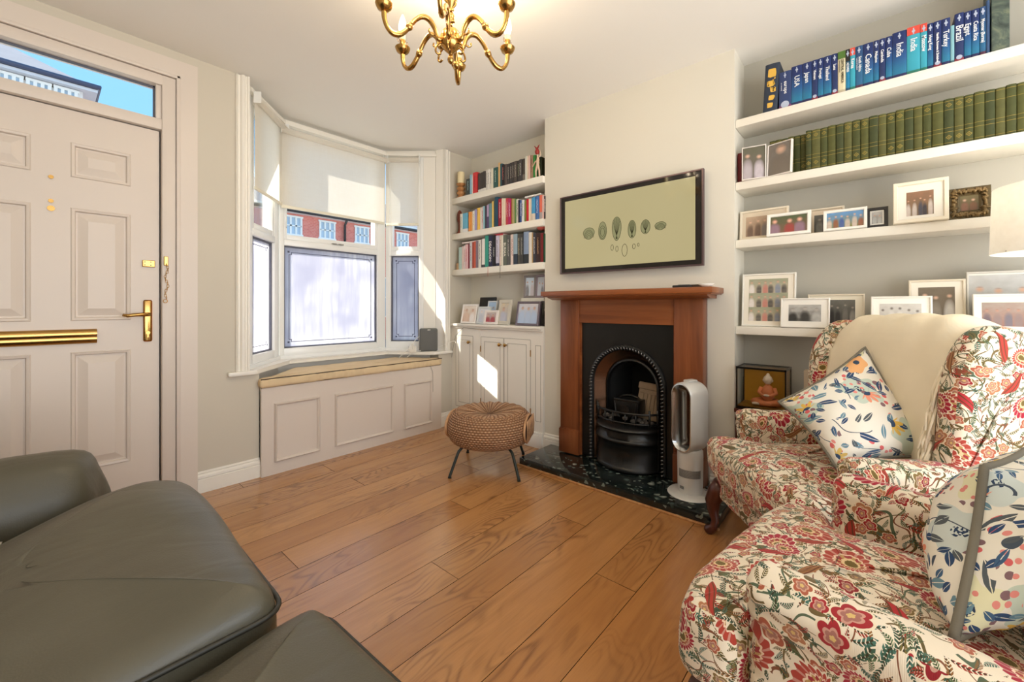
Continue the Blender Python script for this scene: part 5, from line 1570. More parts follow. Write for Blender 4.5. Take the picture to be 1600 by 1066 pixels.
# tall dark book with yellow drawings leaning at the left end
y0, y1 = yg(1191.5), yg(1214)
k = book_mesh(abs(y0 - y1), .248, .14, .006)
b_ = obj('tall_book', k, [mat_spine((46, 56, 72)), M['paper']], smooth=True, angle=30, loc=(XG, (y0 + y1) / 2, 2.066)); b_.rotation_euler = (radians(3.0), 0, 0)
tag(b_, 'tall slate book with yellow figures at the left end of the topmost shelf', 'book')
rr = random.Random(11)
yel = plain('spine_yellow', (222, 176, 72), .5)
k = MB()
for (a, b, c_, e) in ((-.020, .018, .175, .222), (-.014, .020, .128, .160), (-.022, .004, .10, .124), (-.018, .010, .06, .085), (-.012, .014, .02, .048)):
    P = []
    for i in range(14):
        t = 2 * pi * i / 14; q = rr.uniform(.86, 1.08)
        P.append((-.0011, (a + b) / 2 + (b - a) / 2 * q * (abs(cos(t)) ** .5) * (1 if cos(t) > 0 else -1), (c_ + e) / 2 + (e - c_) / 2 * q * (abs(sin(t)) ** .5) * (1 if sin(t) > 0 else -1)))
    k.face(P)
for i in range(10):
    yq, zq = rr.uniform(-.018, .018), rr.uniform(.085, .17); k.face([(-.0011, yq + .004 * cos(t), zq + .005 * sin(t)) for t in (0, 1.2, 2.4, 3.6, 5)])
f_ = obj('yellow_drawing', k, yel, b_); f_['kind'] = 'stuff'
# marbled tall box file
y0, y1 = yg(1549), yg(1578)
def mat_marble():
    n = NT('marbled_paper', 0.35)
    nz = n.noise(n.obj(), 14, 4, .6, 1.6)[0]
    n.col(n.ramp(nz, [(.3, lin(40, 52, 48)), (.5, lin(78, 92, 82)), (.62, lin(120, 128, 104)), (.75, lin(64, 80, 74))]))
    return n.m
k = MB(); k.box(0, .17, -abs(y0 - y1) / 2, abs(y0 - y1) / 2, 0, .315, .003)
bx = obj('box_file', k, mat_marble(), loc=(XG, (y0 + y1) / 2, 2.066)); tag(bx, 'tall grey-green marbled box file at the right of the travel guides', 'box file')
# --- green volumes
XV = 2.515
def yv(u): return onx(u, 480, XV)[1]
def mat_green(i, gilt):
    n = NT('green_cloth_%d' % i, 0.6, 0.3)
    base = [(70, 74, 38), (80, 82, 40), (62, 68, 38), (86, 86, 46)][i % 4]
    x, y, z = n.xyz(n.obj())[:3]
    col = n.mix(n.noise(n.obj(), 22, 3)[0], lin([int(c * .8) for c in base]), lin([min(255, int(c * 1.18)) for c in base]))
    g = lin(150, 130, 60)
    lines = None
    for zz, wd in ((.012, .0012), (.058, .0012), (.075, .001), (.150, .001), (.186, .0014)):
        m_ = n.lt(n.math('ABSOLUTE', n.sub(z, zz)), wd)
        lines = m_ if lines is None else n.math('MAXIMUM', lines, m_)
    if gilt:
        for zc in (.035, .17):
            d = n.add(n.math('ABSOLUTE', n.mul(y, 1.0)), n.math('ABSOLUTE', n.sub(z, zc)))
            m_ = n.mul(n.lt(d, .010), n.gt(d, .006)); lines = n.math('MAXIMUM', lines, m_)
            m_ = n.lt(d, .003); lines = n.math('MAXIMUM', lines, m_)
    lines = n.mul(lines, n.lt(x, .01))
    n.col(n.mix(n.mul(lines, .75), col, g))
    return n.m
GM = {(i, g): mat_green(i, g) for i in range(4) for g in (0, 1)}
gb = [345, 380, 413, 445, 493, 533, 578, 620, 665, 712, 757, 807, 853, 902, 950, 1000, 1050, 1100, 1163, 1220, 1275, 1328, 1387, 1445, 1503, 1562, 1622]
gb = [210, 243, 277, 311] + gb
gilt = {5, 6, 7, 8, 11, 12, 13, 16, 17, 20, 22, 23, 24}
ordw = ['first', 'second', 'third', 'fourth', 'fifth', 'sixth', 'seventh', 'eighth', 'ninth', 'tenth', 'eleventh', 'twelfth', 'thirteenth', 'fourteenth', 'fifteenth', 'sixteenth', 'seventeenth', 'eighteenth', 'nineteenth', 'twentieth', 'twenty-first', 'twenty-second', 'twenty-third', 'twenty-fourth', 'twenty-fifth', 'twenty-sixth', 'twenty-seventh']
proto = None
for i, (a, b) in enumerate(zip(gb, gb[1:])):
    y0, y1 = yv(1140 + a / 3.478), yv(1140 + b / 3.478)
    g = 1 if i in gilt else 0
    h = .196 + .0015 * sin(i * 2.3)
    k = book_mesh(abs(y0 - y1) - .0008, h, .13, .005)
    o = obj('green_volume', k, [GM[(i % 4, g)], M['paper']], smooth=True, angle=30, loc=(XV + .002 * sin(i * 1.7) + (.03 if i < 6 else 0), (y0 + y1) / 2, 1.7265))
    if i < 4: lab = 'green cloth volume, %s of those whose tops show behind the hinged frames' % ordw[i]
    else: lab = 'green cloth volume%s, %s in the row from the hinged photo frames' % (' with gilt diamonds' if g else '', ordw[i - 4])
    tag(o, lab, 'book', 'matching green cloth volumes')
k = book_mesh(.022, .165, .12, .003)
tag(obj('book', k, [mat_spine((110, 28, 30)), M['paper']], smooth=True, angle=30, loc=(2.53, .563, 1.7265)), 'dark red book at the left end beside the hinged frames', 'book')
# --- photo frames, right alcove
def fr(label, uo, vo, sc, l, r, t, x, z0, photo, inner=None, name='photo_frame', hz=None, **kw):
    y0, y1 = onx(uo + l / sc, 480, x)[1], onx(uo + r / sc, 480, x)[1]
    um = uo + (l + r) / 2 / sc
    z1 = hz if hz else onx(um, vo + t / sc, x)[2]
    W = abs(y0 - y1); H_ = z1 - z0
    if inner is not None:      # fractions l r b t
        inner = (inner[0] * W, inner[1] * W, inner[2] * H_, inner[3] * H_)
    return picture(name, label, y0, y1, z0, z1, x, photo, inner=inner, **kw)
S2, S3, S4 = 1.7265, 1.4125, 0.946
WF = (240, 236, 226); CF = (226, 214, 192)
fr('left leaf of the hinged white photo frame before green volumes', 1140, 130, 3.478, 68, 198, 343, 2.508, S2, dict(top=(96, 96, 76), bot=(110, 100, 92), people=[(206, 196, 204), (190, 180, 186)], n_p=2), border=.005, fcol=(236, 228, 220), lean=4, yaw=10)
fr('right leaf of the hinged white photo frame showing a portrait', 1140, 130, 3.478, 203, 347, 322, 2.512, S2, dict(top=(124, 116, 108), bot=(96, 90, 84), people=[(110, 100, 90), (200, 196, 190)], n_p=1), border=.005, fcol=(236, 228, 220), lean=4, yaw=-16)
fr('cream frame with a brown snapshot leftmost on the family photo shelf', 1140, 260, 3.478, 57, 322, 232, 2.56, S3, dict(top=(186, 160, 134), bot=(150, 124, 104), people=[(90, 70, 60), (120, 116, 120), (176, 150, 130)], n_p=3), inner=(.13, .40, .12, .22), border=.012, fcol=CF, mcol=(214, 198, 174), lean=6)
fr('white frame with three people outdoors in front of the cream one', 1140, 260, 3.478, 203, 442, 252, 2.512, S3, dict(top=(70, 92, 60), bot=(120, 90, 70), people=[(220, 130, 96), (160, 60, 60), (150, 120, 140)], n_p=3, head=(226, 170, 146)), border=.016, fcol=WF, lean=8)
fr('plain cream frame behind the seaside one with a dark picture', 1140, 260, 3.478, 435, 625, 226, 2.60, S3, dict(BWD, n_p=3), inner=(.14, .10, .10, .25), border=.01, fcol=CF, mcol=(226, 208, 184), lean=5)
fr('white frame with friends under blue sky on the family photo shelf', 1140, 260, 3.478, 510, 748, 234, 2.512, S3, dict(top=(96, 150, 206), bot=(120, 124, 62), people=[(150, 80, 70), (52, 84, 170), (210, 190, 180), (120, 110, 120)], n_p=6), border=.013, fcol=WF, lean=8)
fr('black frame with a black and white picture beside the box frame', 1140, 260, 3.478, 742, 862, 226, 2.55, S3, dict(top=(210, 206, 200), bot=(120, 116, 112), people=[(50, 50, 50), (200, 200, 196)], n_p=2), border=.014, mount=.006, fcol=(36, 32, 28), lean=8)
fr('large white box frame with a wedding group on the family photo shelf', 1140, 260, 3.478, 888, 1188, 84, 2.515, S3, dict(FAM, n_p=5), inner=(.25, .26, .16, .26), border=.016, depth=.035, fcol=(238, 228, 206), mcol=(242, 236, 222), lean=5)
fr('ornate dark gold frame beside the white lampshade', 1140, 260, 3.478, 1188, 1420, 116, 2.53, S3, dict(top=(116, 104, 70), bot=(84, 74, 48), people=[(126, 84, 60), (140, 96, 76)], n_p=2), border=.034, fcol=(92, 78, 50), metal=.4, lean=5, ornate=True)
fr('tall white frame with three rows of colour snapshots on lowest shelf', 1140, 400, 3.478, 68, 360, 96, 2.56, S4, dict(top=(150, 158, 130), bot=(190, 176, 156), people=[(50, 54, 60), (200, 120, 110), (236, 230, 226), (120, 136, 160)], n_p=6, rows=3), inner=(.13, .14, .10, .10), border=.008, fcol=WF, mcol=(236, 228, 212), lean=6)
fr('low white frame with a car scene in front of the snapshots frame', 1140, 400, 3.478, 278, 545, 232, 2.512, S4, dict(BW, n_p=3), inner=(.17, .17, .22, .22), border=.007, fcol=WF, mcol=(242, 238, 228), lean=8)
fr('cream frame with a dark group photograph behind the low white frame', 1140, 400, 3.478, 425, 735, 210, 2.585, S4, dict(BWD, n_p=4), inner=(.39, .16, .14, .17), border=.008, fcol=CF, mcol=(232, 224, 204), lean=6)
fr('white frame with a pale laughing group behind the armchair', 1140, 400, 3.478, 768, 1103, 222, 2.512, S4, dict(BWL, n_p=5), inner=(.15, .17, .14, .22), border=.008, fcol=WF, mcol=(244, 240, 230), lean=8)
fr('cream upright frame with a staircase photograph behind the laughing group', 1140, 400, 3.478, 973, 1284, 130, 2.585, S4, dict(top=(120, 108, 92), bot=(96, 86, 72), people=[(210, 204, 196), (150, 140, 126)], n_p=3), inner=(.18, .18, .10, .15), border=.009, fcol=CF, mcol=(236, 228, 212), lean=6)
fr('big silver-grey frame at the right end of the lowest shelf', 1140, 400, 3.478, 1287, 1800, 80, 2.60, S4, dict(top=(206, 206, 204), bot=(150, 148, 142), people=[(170, 166, 160), (90, 84, 76)], n_p=4), inner=(.03, .05, .05, .06), border=.008, fcol=(214, 210, 200), lean=5)
fr('white frame with a group in grey shirts right of the staircase photo', 1140, 400, 3.478, 1322, 1760, 208, 2.512, S4, dict(top=(170, 160, 150), bot=(150, 110, 100), people=[(90, 96, 112), (110, 116, 130), (140, 130, 130)], n_p=6, head=(180, 140, 124)), inner=(.12, .10, .17, .22), border=.009, fcol=WF, mcol=(244, 240, 230), lean=8)

# --- glass display case with seated figurine, on a low table in the alcove corner
ZT = 0.515
tb = thing('side_table', 'dark wooden side table in the corner behind the armchair', 'table', (2.565, .37, 0))
k = MB(); k.box(-.13, .125, -.20, .20, ZT - .022, ZT, .003); obj('table_top', k, M['dark_wood'], tb)
for a in (-.112, .107):
    for b in (-.182, .182): k = MB(); k.box(a - .013, a + .013, b - .013, b + .013, 0, ZT - .022, .002); obj('leg', k, M['dark_wood'], tb)
dc = thing('display_case', 'black-edged glass display case with amber backing beside the armchair', 'display case', (2.52, .448, ZT))
WX, WY, HZ = .085, .112, .222
k = MB(); t = .006
k.box(-WX, WX, -WY, WY, 0, .016)
for a in (-1, 1):
    for b in (-1, 1): k.box(a * WX - (t if a > 0 else 0), a * WX + (t if a < 0 else 0), b * WY - (t if b > 0 else 0), b * WY + (t if b < 0 else 0), .01, HZ)
for a in (-1, 1):
    k.box(a * WX - (t if a > 0 else 0), a * WX + (t if a < 0 else 0), -WY, WY, HZ - .010, HZ)
    k.box(-WX, WX, a * WY - (t if a > 0 else 0), a * WY + (t if a < 0 else 0), HZ - .010, HZ)
obj('case_frame', k, plain('black_lacquer', (20, 16, 12), .2), dc)
k = MB(); k.box(WX - .010, WX - .006, -WY + t, WY - t, .016, HZ - .01); obj('amber_back', k, plain('amber_panel', (178, 122, 22), .4), dc)
k = MB(); k.box(-WX + .007, WX - .010, -WY + .007, WY - .007, .016, .020); obj('amber_floor', k, plain('amber_floor', (134, 90, 20), .3), dc)
k = MB(); k.box(-WX + .001, -WX + .003, -WY + t, WY - t, .016, HZ - .01); obj('front_pane', k, M['glass'], dc)
k = MB(); k.box(-WX + t, WX - t, -WY + .001, -WY + .003, .016, HZ - .01); obj('side_pane', k, M['glass'], dc)
k = MB(); k.box(-WX + t, WX - t, -WY + t, WY - t, HZ - .003, HZ - .001); obj('top_pane', k, M['glass'], dc)
fg = thing('figurine', 'small seated monk figurine in orange robe inside the display case', 'figurine', (2.515, .428, ZT + .021))
def blob(k, c, r, n=14, m=10):
    rs = []
    for i in range(m + 1):
        a = -pi / 2 + pi * i / m
        q = max(cos(a), .03)
        rs.append([(c[0] + r[0] * q * cos(2 * pi * j / n), c[1] + r[1] * q * sin(2 * pi * j / n), c[2] + r[2] * sin(a)) for j in range(n)])
    return k.rings(rs)
porc = plain('porcelain', (232, 206, 182), .35); robe = plain('orange_robe', (222, 128, 78), .45, var=.2, scale=40)
k = MB(); blob(k, (0, .0, .062), (.022, .030, .048)); k.lathe([(.010, .100), (.009, .116)], n=10)
bdy = obj('body', k, robe, fg, smooth=True)
k = MB(); blob(k, (0, 0, .134), (.022, .021, .026)); blob(k, (.004, 0, .158), (.010, .009, .010)); blob(k, (-.021, 0, .131), (.004, .003, .004), 8, 6)
for s_ in (-1, 1): blob(k, (.002, s_ * .021, .130), (.004, .003, .008), 8, 6)
obj('head', k, porc, fg, smooth=True)
k = MB()
k.tube([(0, .03, .022), (-.025, .055, .020), (-.045, .02, .018), (-.050, -.025, .016)], [.020, .018, .014, .010], 10)
k.tube([(0, -.03, .022), (-.02, -.050, .020), (-.042, -.02, .020), (-.048, .02, .016)], [.020, .018, .014, .010], 10)
obj('robe_legs', k, robe, fg, smooth=True)
k = MB()
for s_ in (-1, 1): k.tube([(0, s_ * .028, .092), (-.010, s_ * .038, .068), (-.028, s_ * .020, .056), (-.034, -s_ * .006, .058)], [.011, .010, .008, .006], 9)
obj('arms', k, robe, fg, smooth=True)
k = MB(); blob(k, (-.038, .0, .058), (.007, .014, .006)); blob(k, (-.050, .048, .014), (.010, .016, .007)); k.tube([(-.048, .03, .014), (-.05, .062, .012)], [.007, .005], 8)
obj('hands_and_feet', k, porc, fg, smooth=True)
k = MB(); k.box(-.03, .03, -.05, .05, 0, .21, .002)
tag(obj('storage_box', k, plain('cream_card', (226, 208, 184), .7), loc=(2.62, .232, ZT)), 'small cream box on the side table behind the armchair wing', 'box')
# ================================================================== SOFT FURNITURE
from mathutils import noise as mnoise
def resample(poly, step=0.03):
    out = []
    n = len(poly)
    for i in range(n):
        a, b = Vector(poly[i]), Vector(poly[(i + 1) % n])
        m = max(1, int(round((b - a).length / step)))
        for j in range(m): out.append(tuple(a + (b - a) * j / m))
    return out
def rounded(poly, r, n=5):
    """round the corners of a polygon"""
    out = []
    m = len(poly)
    for i in range(m):
        p, a, b = Vector(poly[i]), Vector(poly[i - 1]), Vector(poly[(i + 1) % m])
        u, v = (a - p), (b - p)
        q = min(r, u.length * .45, v.length * .45)
        u.normalize(); v.normalize()
        A, B = p + u * q, p + v * q
        for j in range(n + 1):
            t = j / n
            out.append(tuple(A * (1 - t) ** 2 + p * 2 * t * (1 - t) + B * t * t))
    return out
def soften(k, amp=0.004, scale=9.0, seed=0.0, longest=0.06, passes=2, fold=None, smooth=0):
    b = k.b
    bmesh.ops.recalc_face_normals(b, faces=b.faces[:])
    for _ in range(passes):
        es = [e for e in b.edges if e.calc_length() > longest]
        if es: bmesh.ops.subdivide_edges(b, edges=es, cuts=1, use_grid_fill=True)
    bmesh.ops.triangulate(b, faces=[f for f in b.faces if len(f.verts) > 4])
    b.normal_update()
    for v in b.verts:
        c = v.co
        d = mnoise.noise(c * scale + Vector((seed, seed * 2, seed * 3))) * amp + mnoise.noise(c * scale * 2.7 + Vector((seed, 0, 5))) * amp * .4
        v.co += v.normal * d
        if fold: v.co += fold(c, v.normal)
    for _ in range(smooth): bmesh.ops.smooth_vert(b, verts=b.verts[:], factor=.5, use_axis_x=True, use_axis_y=True, use_axis_z=True)
    return k

def pillow_mesh(c00, c10, c11, c01, thick, n=22, pinch=.07, seed=0.0, sag=0.0):
    """cushion between four corners; corners stay sharp and edges draw in"""
    c00, c10, c11, c01 = map(Vector, (c00, c10, c11, c01))
    nrm = (c10 - c00 + c11 - c01).cross(c01 - c00 + c11 - c10); nrm.normalize()
    ctr = (c00 + c10 + c11 + c01) / 4
    k = MB(); bm = k.b
    uvl = bm.loops.layers.uv.new('UVMap')
    def P(u, v, side):
        uu, vv = 2 * u - 1, 2 * v - 1
        e = (1 - uu ** 2), (1 - vv ** 2)
        p = c00 * (1 - u) * (1 - v) + c10 * u * (1 - v) + c11 * u * v + c01 * (1 - u) * v
        mid = ((c10 - c00) + (c11 - c01)) / 2; mv = ((c01 - c00) + (c11 - c10)) / 2
        p = p - mid * (pinch * .5 * uu ** 3 * e[1]) - mv * (pinch * .5 * vv ** 3 * e[0])
        h = thick / 2 * (max(0, e[0]) ** .55) * (max(0, e[1]) ** .55)
        h *= 1 + .10 * mnoise.noise(Vector((u * 5, v * 5, seed + side)))
        edge = min(u, v, 1 - u, 1 - v)
        h += .006 * math.sin((u if v in (0, 1) else v) * 40) * (0 if edge < .01 else math.exp(-edge * 14)) * side
        return p + nrm * h * side
    L1 = (c10 - c00).length; L2 = (c01 - c00).length
    ul = [0.0]; vl = [0.0]
    for i in range(n):
        ul.append(ul[-1] + (P((i + 1) / n, .5, 1) - P(i / n, .5, 1)).length); vl.append(vl[-1] + (P(.5, (i + 1) / n, 1) - P(.5, i / n, 1)).length)
    for side in (1, -1):
        vs = [[bm.verts.new(P(i / n, j / n, side)) for j in range(n + 1)] for i in range(n + 1)]
        for i in range(n):
            for j in range(n):
                q = [(i, j), (i + 1, j), (i + 1, j + 1), (i, j + 1)]
                if side < 0: q.reverse()
                f = bm.faces.new([vs[a][b] for a, b in q])
                for l, (a, b) in zip(f.loops, q): l[uvl].uv = (ul[a] + (1.3 if side < 0 else 0) + seed, vl[b])
    bmesh.ops.remove_doubles(bm, verts=bm.verts[:], dist=1e-5)
    rim = [P(i / 30, 0, 1) for i in range(30)] + [P(1, i / 30, 1) for i in range(30)] + [P(1 - i / 30, 1, 1) for i in range(30)] + [P(0, 1 - i / 30, 1) for i in range(30)]
    return k, rim
def cushion(name, label, corners, thick, seed, pinch=.07, pr=.0055, group=None):
    r = thing(name, label, 'cushion', tuple(sum((Vector(c) for c in corners), Vector()) / 4), 0, group)
    loc = r.location
    k, rim = pillow_mesh(*[Vector(c) - loc for c in corners], thick, pinch=pinch, seed=seed)
    obj('cover', k, M['pillow'], r, smooth=True)
    k = MB(); k.tube(rim, pr, 7, True); obj('piping', k, M['piping'], r, smooth=True)
    return r

# ------------------------------------------------ armchairs
def cabriole(sx, y):
    k = MB()
    k.tube([(sx * .285, y + .04, .24), (sx * .300, y + .025, .19), (sx * .312, y + .010, .145), (sx * .306, y + .010, .10), (sx * .294, y + .014, .06), (sx * .296, y + .006, .030), (sx * .306, y - .010, .014), (sx * .310, y - .016, .006)],
           [.036, .040, .034, .024, .017, .018, .024, .020], 12)
    return k
def armchair(label, loc, rotz, uvo, arm_z=.575, back_z=.985, wing=True):
    r = thing('armchair', label, 'armchair', loc, rotz, 'armchairs in matching floral loose covers')
    F = M['floral']
    def part(nm, k, off=(0, 0), **kw):
        return obj(nm, k, F, r, smooth=True, uv=True, uvoff=(uvo[0] + off[0], uvo[1] + off[1]), **kw)
    # seat base with loose cover falling to the rail
    bf = .02 if wing else .055
    k = MB(); k.puff(resample(rounded([(-.335 + bf * .4, bf), (.335 - bf * .4, bf), (.325, .64), (-.325, .64)], .05)), .165, .335, .03, 'Z', .0)
    soften(k, .006, 8, 1.0); part('seat_base', k)
    T = [(-.355, -.005), (-.20, -.028), (0, -.034), (.20, -.028), (.355, -.005), (.360, .11), (.262, .145), (.255, .56), (-.255, .56), (-.262, .145), (-.360, .11)]
    k = MB(); k.puff(resample(rounded(T, .04, 4)), .275, .445, .05, 'Z', .028)
    soften(k, .007, 7, 2.0); part('seat_cushion', k, (.31, .12))
    for s in (-1, 1):
        # rolled arm: profile across, extruded back
        prof = [(.345, .20), (.352, .36), (.350, .46), (.368, .50), (.374, .535), (.362, arm_z - .012), (.325, arm_z), (.285, arm_z - .006), (.262, arm_z - .04), (.258, .46), (.260, .30), (.262, .20)]
        k = MB(); k.puff(resample(rounded([(s * a, b) for a, b in prof], .02, 3), .03), .135, .66, .035, 'Y', .006)
        def gather(c, nn, s=s):
            w = max(0, 1 - abs(c.y - .15) / .05)
            return nn * (.006 * w * math.sin(c.z * 130 + c.x * 90))
        soften(k, .006, 9, 3.0 + s, fold=gather)
        for v in k.b.verts:      # arm dips towards the back and swells at the front
            v.co.z -= .018 * max(0, min(1, (v.co.y - .2) / .4)) if v.co.z > .45 else 0
        part('arm', k, (.17 * s + .5, .4))
    # inner back, leaning
    k = MB()
    bo = [(-.235, .33), (.235, .33), (.262, .60), (.268, .86), (.235, back_z - .045), (.15, back_z - .012), (0, back_z), (-.15, back_z - .012), (-.235, back_z - .045), (-.268, .86), (-.262, .60)]
    k.puff(resample(rounded(bo, .04, 3)), .50, .665, .05, 'Y', .03)
    k.xf(Matrix.Translation((0, .5, .4)) @ Matrix.Rotation(radians(-9), 4, 'X') @ Matrix.Translation((0, -.5, -.4)))
    if not wing: k.xf(Matrix.Translation((0, .10, 0)))
    soften(k, .006, 7, 6.0); part('backrest', k, (.9, .2))
    for s in ((-1, 1) if wing else ()):
        W_ = [(.30, .50), (.315, .62), (.325, .74), (.335, .83), (.365, .90), (.42, .955), (.49, back_z + .003), (.58, back_z + .008), (.68, back_z - .015), (.745, .90), (.735, .70), (.70, .50)]
        W_ = [(.44 + (p[0] - .30) * .70, p[1]) for p in W_]
        k = MB(); a, b = sorted((s * .252, s * .345)); k.puff(resample(rounded(W_, .05, 3), .035), a, b, .042, 'X', .006)
        for v in k.b.verts: v.co.x += s * .035 * max(0, (.56 - v.co.y) / .14) * max(0, (v.co.z - .55))    # wings flare forward
        soften(k, .005, 8, 8.0 + s); part('wing', k, (.3 * s, .7))
    for s in (-1, 1): obj('leg', cabriole(s, .0), M['dark_wood'], r, smooth=True)
    for s in (-1, 1):
        k = MB(); k.tube([(s * .27, .62, .22), (s * .275, .645, .12), (s * .285, .68, .0)], [.022, .019, .016], 8); obj('leg', k, M['dark_wood'], r, smooth=True)
    return r

chair1 = armchair('cream armchair with floral loose cover nearest the bookshelves, throw over its back', (1.832, .385, 0), math.atan2(-.64, -.77), (0.0, 0.0))
chair2 = armchair('cream armchair with floral loose cover in the foreground, nearest the camera', (1.232, .268, 0), radians(172), (2.3, 1.7), back_z=.90, wing=False)

# cream throw over the back of the first armchair
th_ = thing('throw_blanket', 'cream wool throw with fringe draped over the back of the wing armchair', 'blanket', (1.832, .385, 0), math.atan2(-.64, -.77))
def bp(y, z):      # backrest lean
    a = radians(-9); dy, dz = y - .5, z - .4
    return (.5 + dy * cos(a) - dz * sin(a), .4 + dy * sin(a) + dz * cos(a))
path = [bp(.452, .452), bp(.450, .55), bp(.446, .66), bp(.446, .78), bp(.450, .88), bp(.466, .952), bp(.50, .998), bp(.56, 1.016), bp(.63, 1.010), bp(.68, .985), bp(.700, .93), bp(.705, .80), bp(.708, .62), bp(.708, .50)]
def spline(P, n):
    out = []
    m = len(P) - 1
    for i in range(n + 1):
        t = i / n * m; j = min(int(t), m - 1); f = t - j
        p0, p1, p2, p3 = (Vector(P[max(j - 1, 0)]), Vector(P[j]), Vector(P[j + 1]), Vector(P[min(j + 2, m)]))
        out.append(.5 * ((2 * p1) + (-p0 + p2) * f + (2 * p0 - 5 * p1 + 4 * p2 - p3) * f * f + (-p0 + 3 * p1 - 3 * p2 + p3) * f ** 3))
    return out
pp = spline(path, 48)
k = MB(); nx = 26
def tpt(i, j, lift):
    x = -.262 + .530 * i / nx
    y, z = pp[j]
    t = (pp[min(j + 1, 48)] - pp[max(j - 1, 0)]).normalized(); nrm_ = Vector((-t.y, t.x))
    crown = .015 * (1 - (2 * i / nx - 1) ** 2)
    edge_drop = .035 * max(0, abs(2 * i / nx - 1) - .8) * 5 if 14 < j < 34 else 0
    f = .004 * sin(i * 1.1 + j * .15) * (1 if j > 20 else .3) + .008 * mnoise.noise(Vector((x * 6, j * .1, 2)))
    return Vector((x, y + nrm_.x * (lift + f), z + nrm_.y * (lift + f) + (crown if 14 < j < 30 else 0) - edge_drop))
A = [[k.b.verts.new(tpt(i, j, .010)) for j in range(49)] for i in range(nx + 1)]
B = [[k.b.verts.new(tpt(i, j, .002)) for j in range(49)] for i in range(nx + 1)]
for i in range(nx):
    for j in range(48):
        k.b.faces.new((A[i][j], A[i + 1][j], A[i + 1][j + 1], A[i][j + 1])); k.b.faces.new((B[i][j + 1], B[i + 1][j + 1], B[i + 1][j], B[i][j]))
for j in range(48):
    k.b.faces.new((A[0][j], A[0][j + 1], B[0][j + 1], B[0][j])); k.b.faces.new((A[nx][j + 1], A[nx][j], B[nx][j], B[nx][j + 1]))
for i in range(nx):
    k.b.faces.new((A[i][0], B[i][0], B[i + 1][0], A[i + 1][0])); k.b.faces.new((A[i][48], A[i + 1][48], B[i + 1][48], B[i][48]))
obj('blanket', k, M['throw'], th_, smooth=True)
k = MB(); rr = random.Random(4)
for j in range(34):
    t = j / 33
    y, z = bp(.440 - .01, .50 + .34 * t)
    x = .262 + rr.uniform(-.006, .006)
    L = rr.uniform(.10, .15)
    P = [(x - .012, y, z + .01), (x, y - .012, z), (x + rr.uniform(-.012, .008), y - .028 - rr.uniform(0, .01), z - L * .5), (x + rr.uniform(-.018, .008), y - .035 - rr.uniform(0, .02), max(.46, z - L))]
    k.tube(P, [.0045, .005, .0042, .003], 6)
fr_ = obj('fringe', k, M['throw'], th_, smooth=True); fr_['kind'] = 'stuff'

cushion('scatter_cushion', 'square painterly-floral cushion with grey piping on the wing armchair by the shelves',
        [(1.985, .300, .665), (2.165, .035, .890), (2.040, -.165, .535), (1.800, .105, .500)], .15, 3.0, pinch=.10, group='painterly floral cushions')
cushion('scatter_cushion', 'large painterly-floral cushion with thick grey piping on the foreground armchair',
        [(1.225, -.158, .735), (1.000, -.095, .500), (1.25, -.255, .470), (1.57, -.290, .735)], .24, 8.0, pinch=.08, pr=.0075, group='painterly floral cushions')

# ------------------------------------------------ leather sofa
sofa = thing('sofa', 'olive-grey leather sofa along the left wall in the foreground', 'sofa', (0, 0, 0))
Lm = M['leather']
def seatcush(y0, y1, xf, ztop, seed, nm, slope=.20, hump=.0, tuck=0.0):
    k = MB()
    P = resample(rounded([(-.52, y0), (xf - .005, y0 + .002), (xf, (y0 + y1) / 2), (xf - .015, y1), (-.52, y1)], .055, 6), .035)
    k.puff(P, .26, ztop - .045, .055, 'Z', .05)
    def shape(c, nn):
        if c.z < .30: return Vector((0, 0, 0))
        d = Vector((0, 0, 0))
        t = max(0, min(1, (xf - .12 - c.x) / .5))
        d.z -= slope * .5 * t
        d.z += hump * math.exp(-((c.x - .14) / .24) ** 2) * math.exp(-((c.y - (y1 - .20)) / .26) ** 2)
        # drawn folds running back from the front edge
        g = mnoise.noise(Vector((c.x * 2.0, c.y * 8 + seed, 1)))
        d += nn * (.014 * g * min(1, max(0, (.30 - c.x) / .2)))
        return d
    soften(k, .006, 5, seed, longest=.05, passes=3, fold=shape, smooth=8)
    o = obj(nm, k, Lm, sofa, smooth=True)
    m = MB(); rim = [(a, b, ztop - .100) for a, b in P if a > -.12]
    i0 = min(range(len(rim)), key=lambda i: rim[i][0] + (0 if rim[i][1] < (y0 + y1) / 2 else 9))
    rim = rim[i0:] + rim[:i0]
    m.tube([(p[0] + .002, p[1], p[2]) for p in rim], .0055, 8); obj('piping', m, plain('dark_piping', (44, 42, 34), .5), o, smooth=True)
    return o
seatcush(.925, 1.685, .345, .520, 1.0, 'seat_cushion', slope=.14, hump=.075)
seatcush(.10, .905, .420, .488, 4.0, 'seat_cushion', slope=.14)
k = MB(); k.puff(resample(rounded([(-.85, .02), (.27, .02), (.27, 1.78), (-.85, 1.78)], .04)), .05, .29, .03, 'Z', 0); obj('base', k, Lm, sofa, smooth=True)
def armk(y0, y1):
    k = MB(); P = [(y0 + .02, .06), (y1 - .02, .06), (y1, .30), (y1 - .01, .48), (y1 - .07, .585), ((y0 + y1) / 2, .615), (y0 + .07, .585), (y0 + .01, .48), (y0, .30)]
    k.puff(resample(rounded(P, .09, 6), .03), -.85, .135, .075, 'X', .035)
    def fold(c, nn):
        w = max(0, 1 - abs(c.x - .06) / .12)
        return nn * (.012 * w * math.sin(c.x * 60 + 3 * math.sin(c.z * 8 + c.y * 4)))
    return soften(k, .007, 6, 2.0, longest=.045, passes=3, fold=fold, smooth=3)
obj('arm', armk(1.775, 2.07), Lm, sofa, smooth=True)
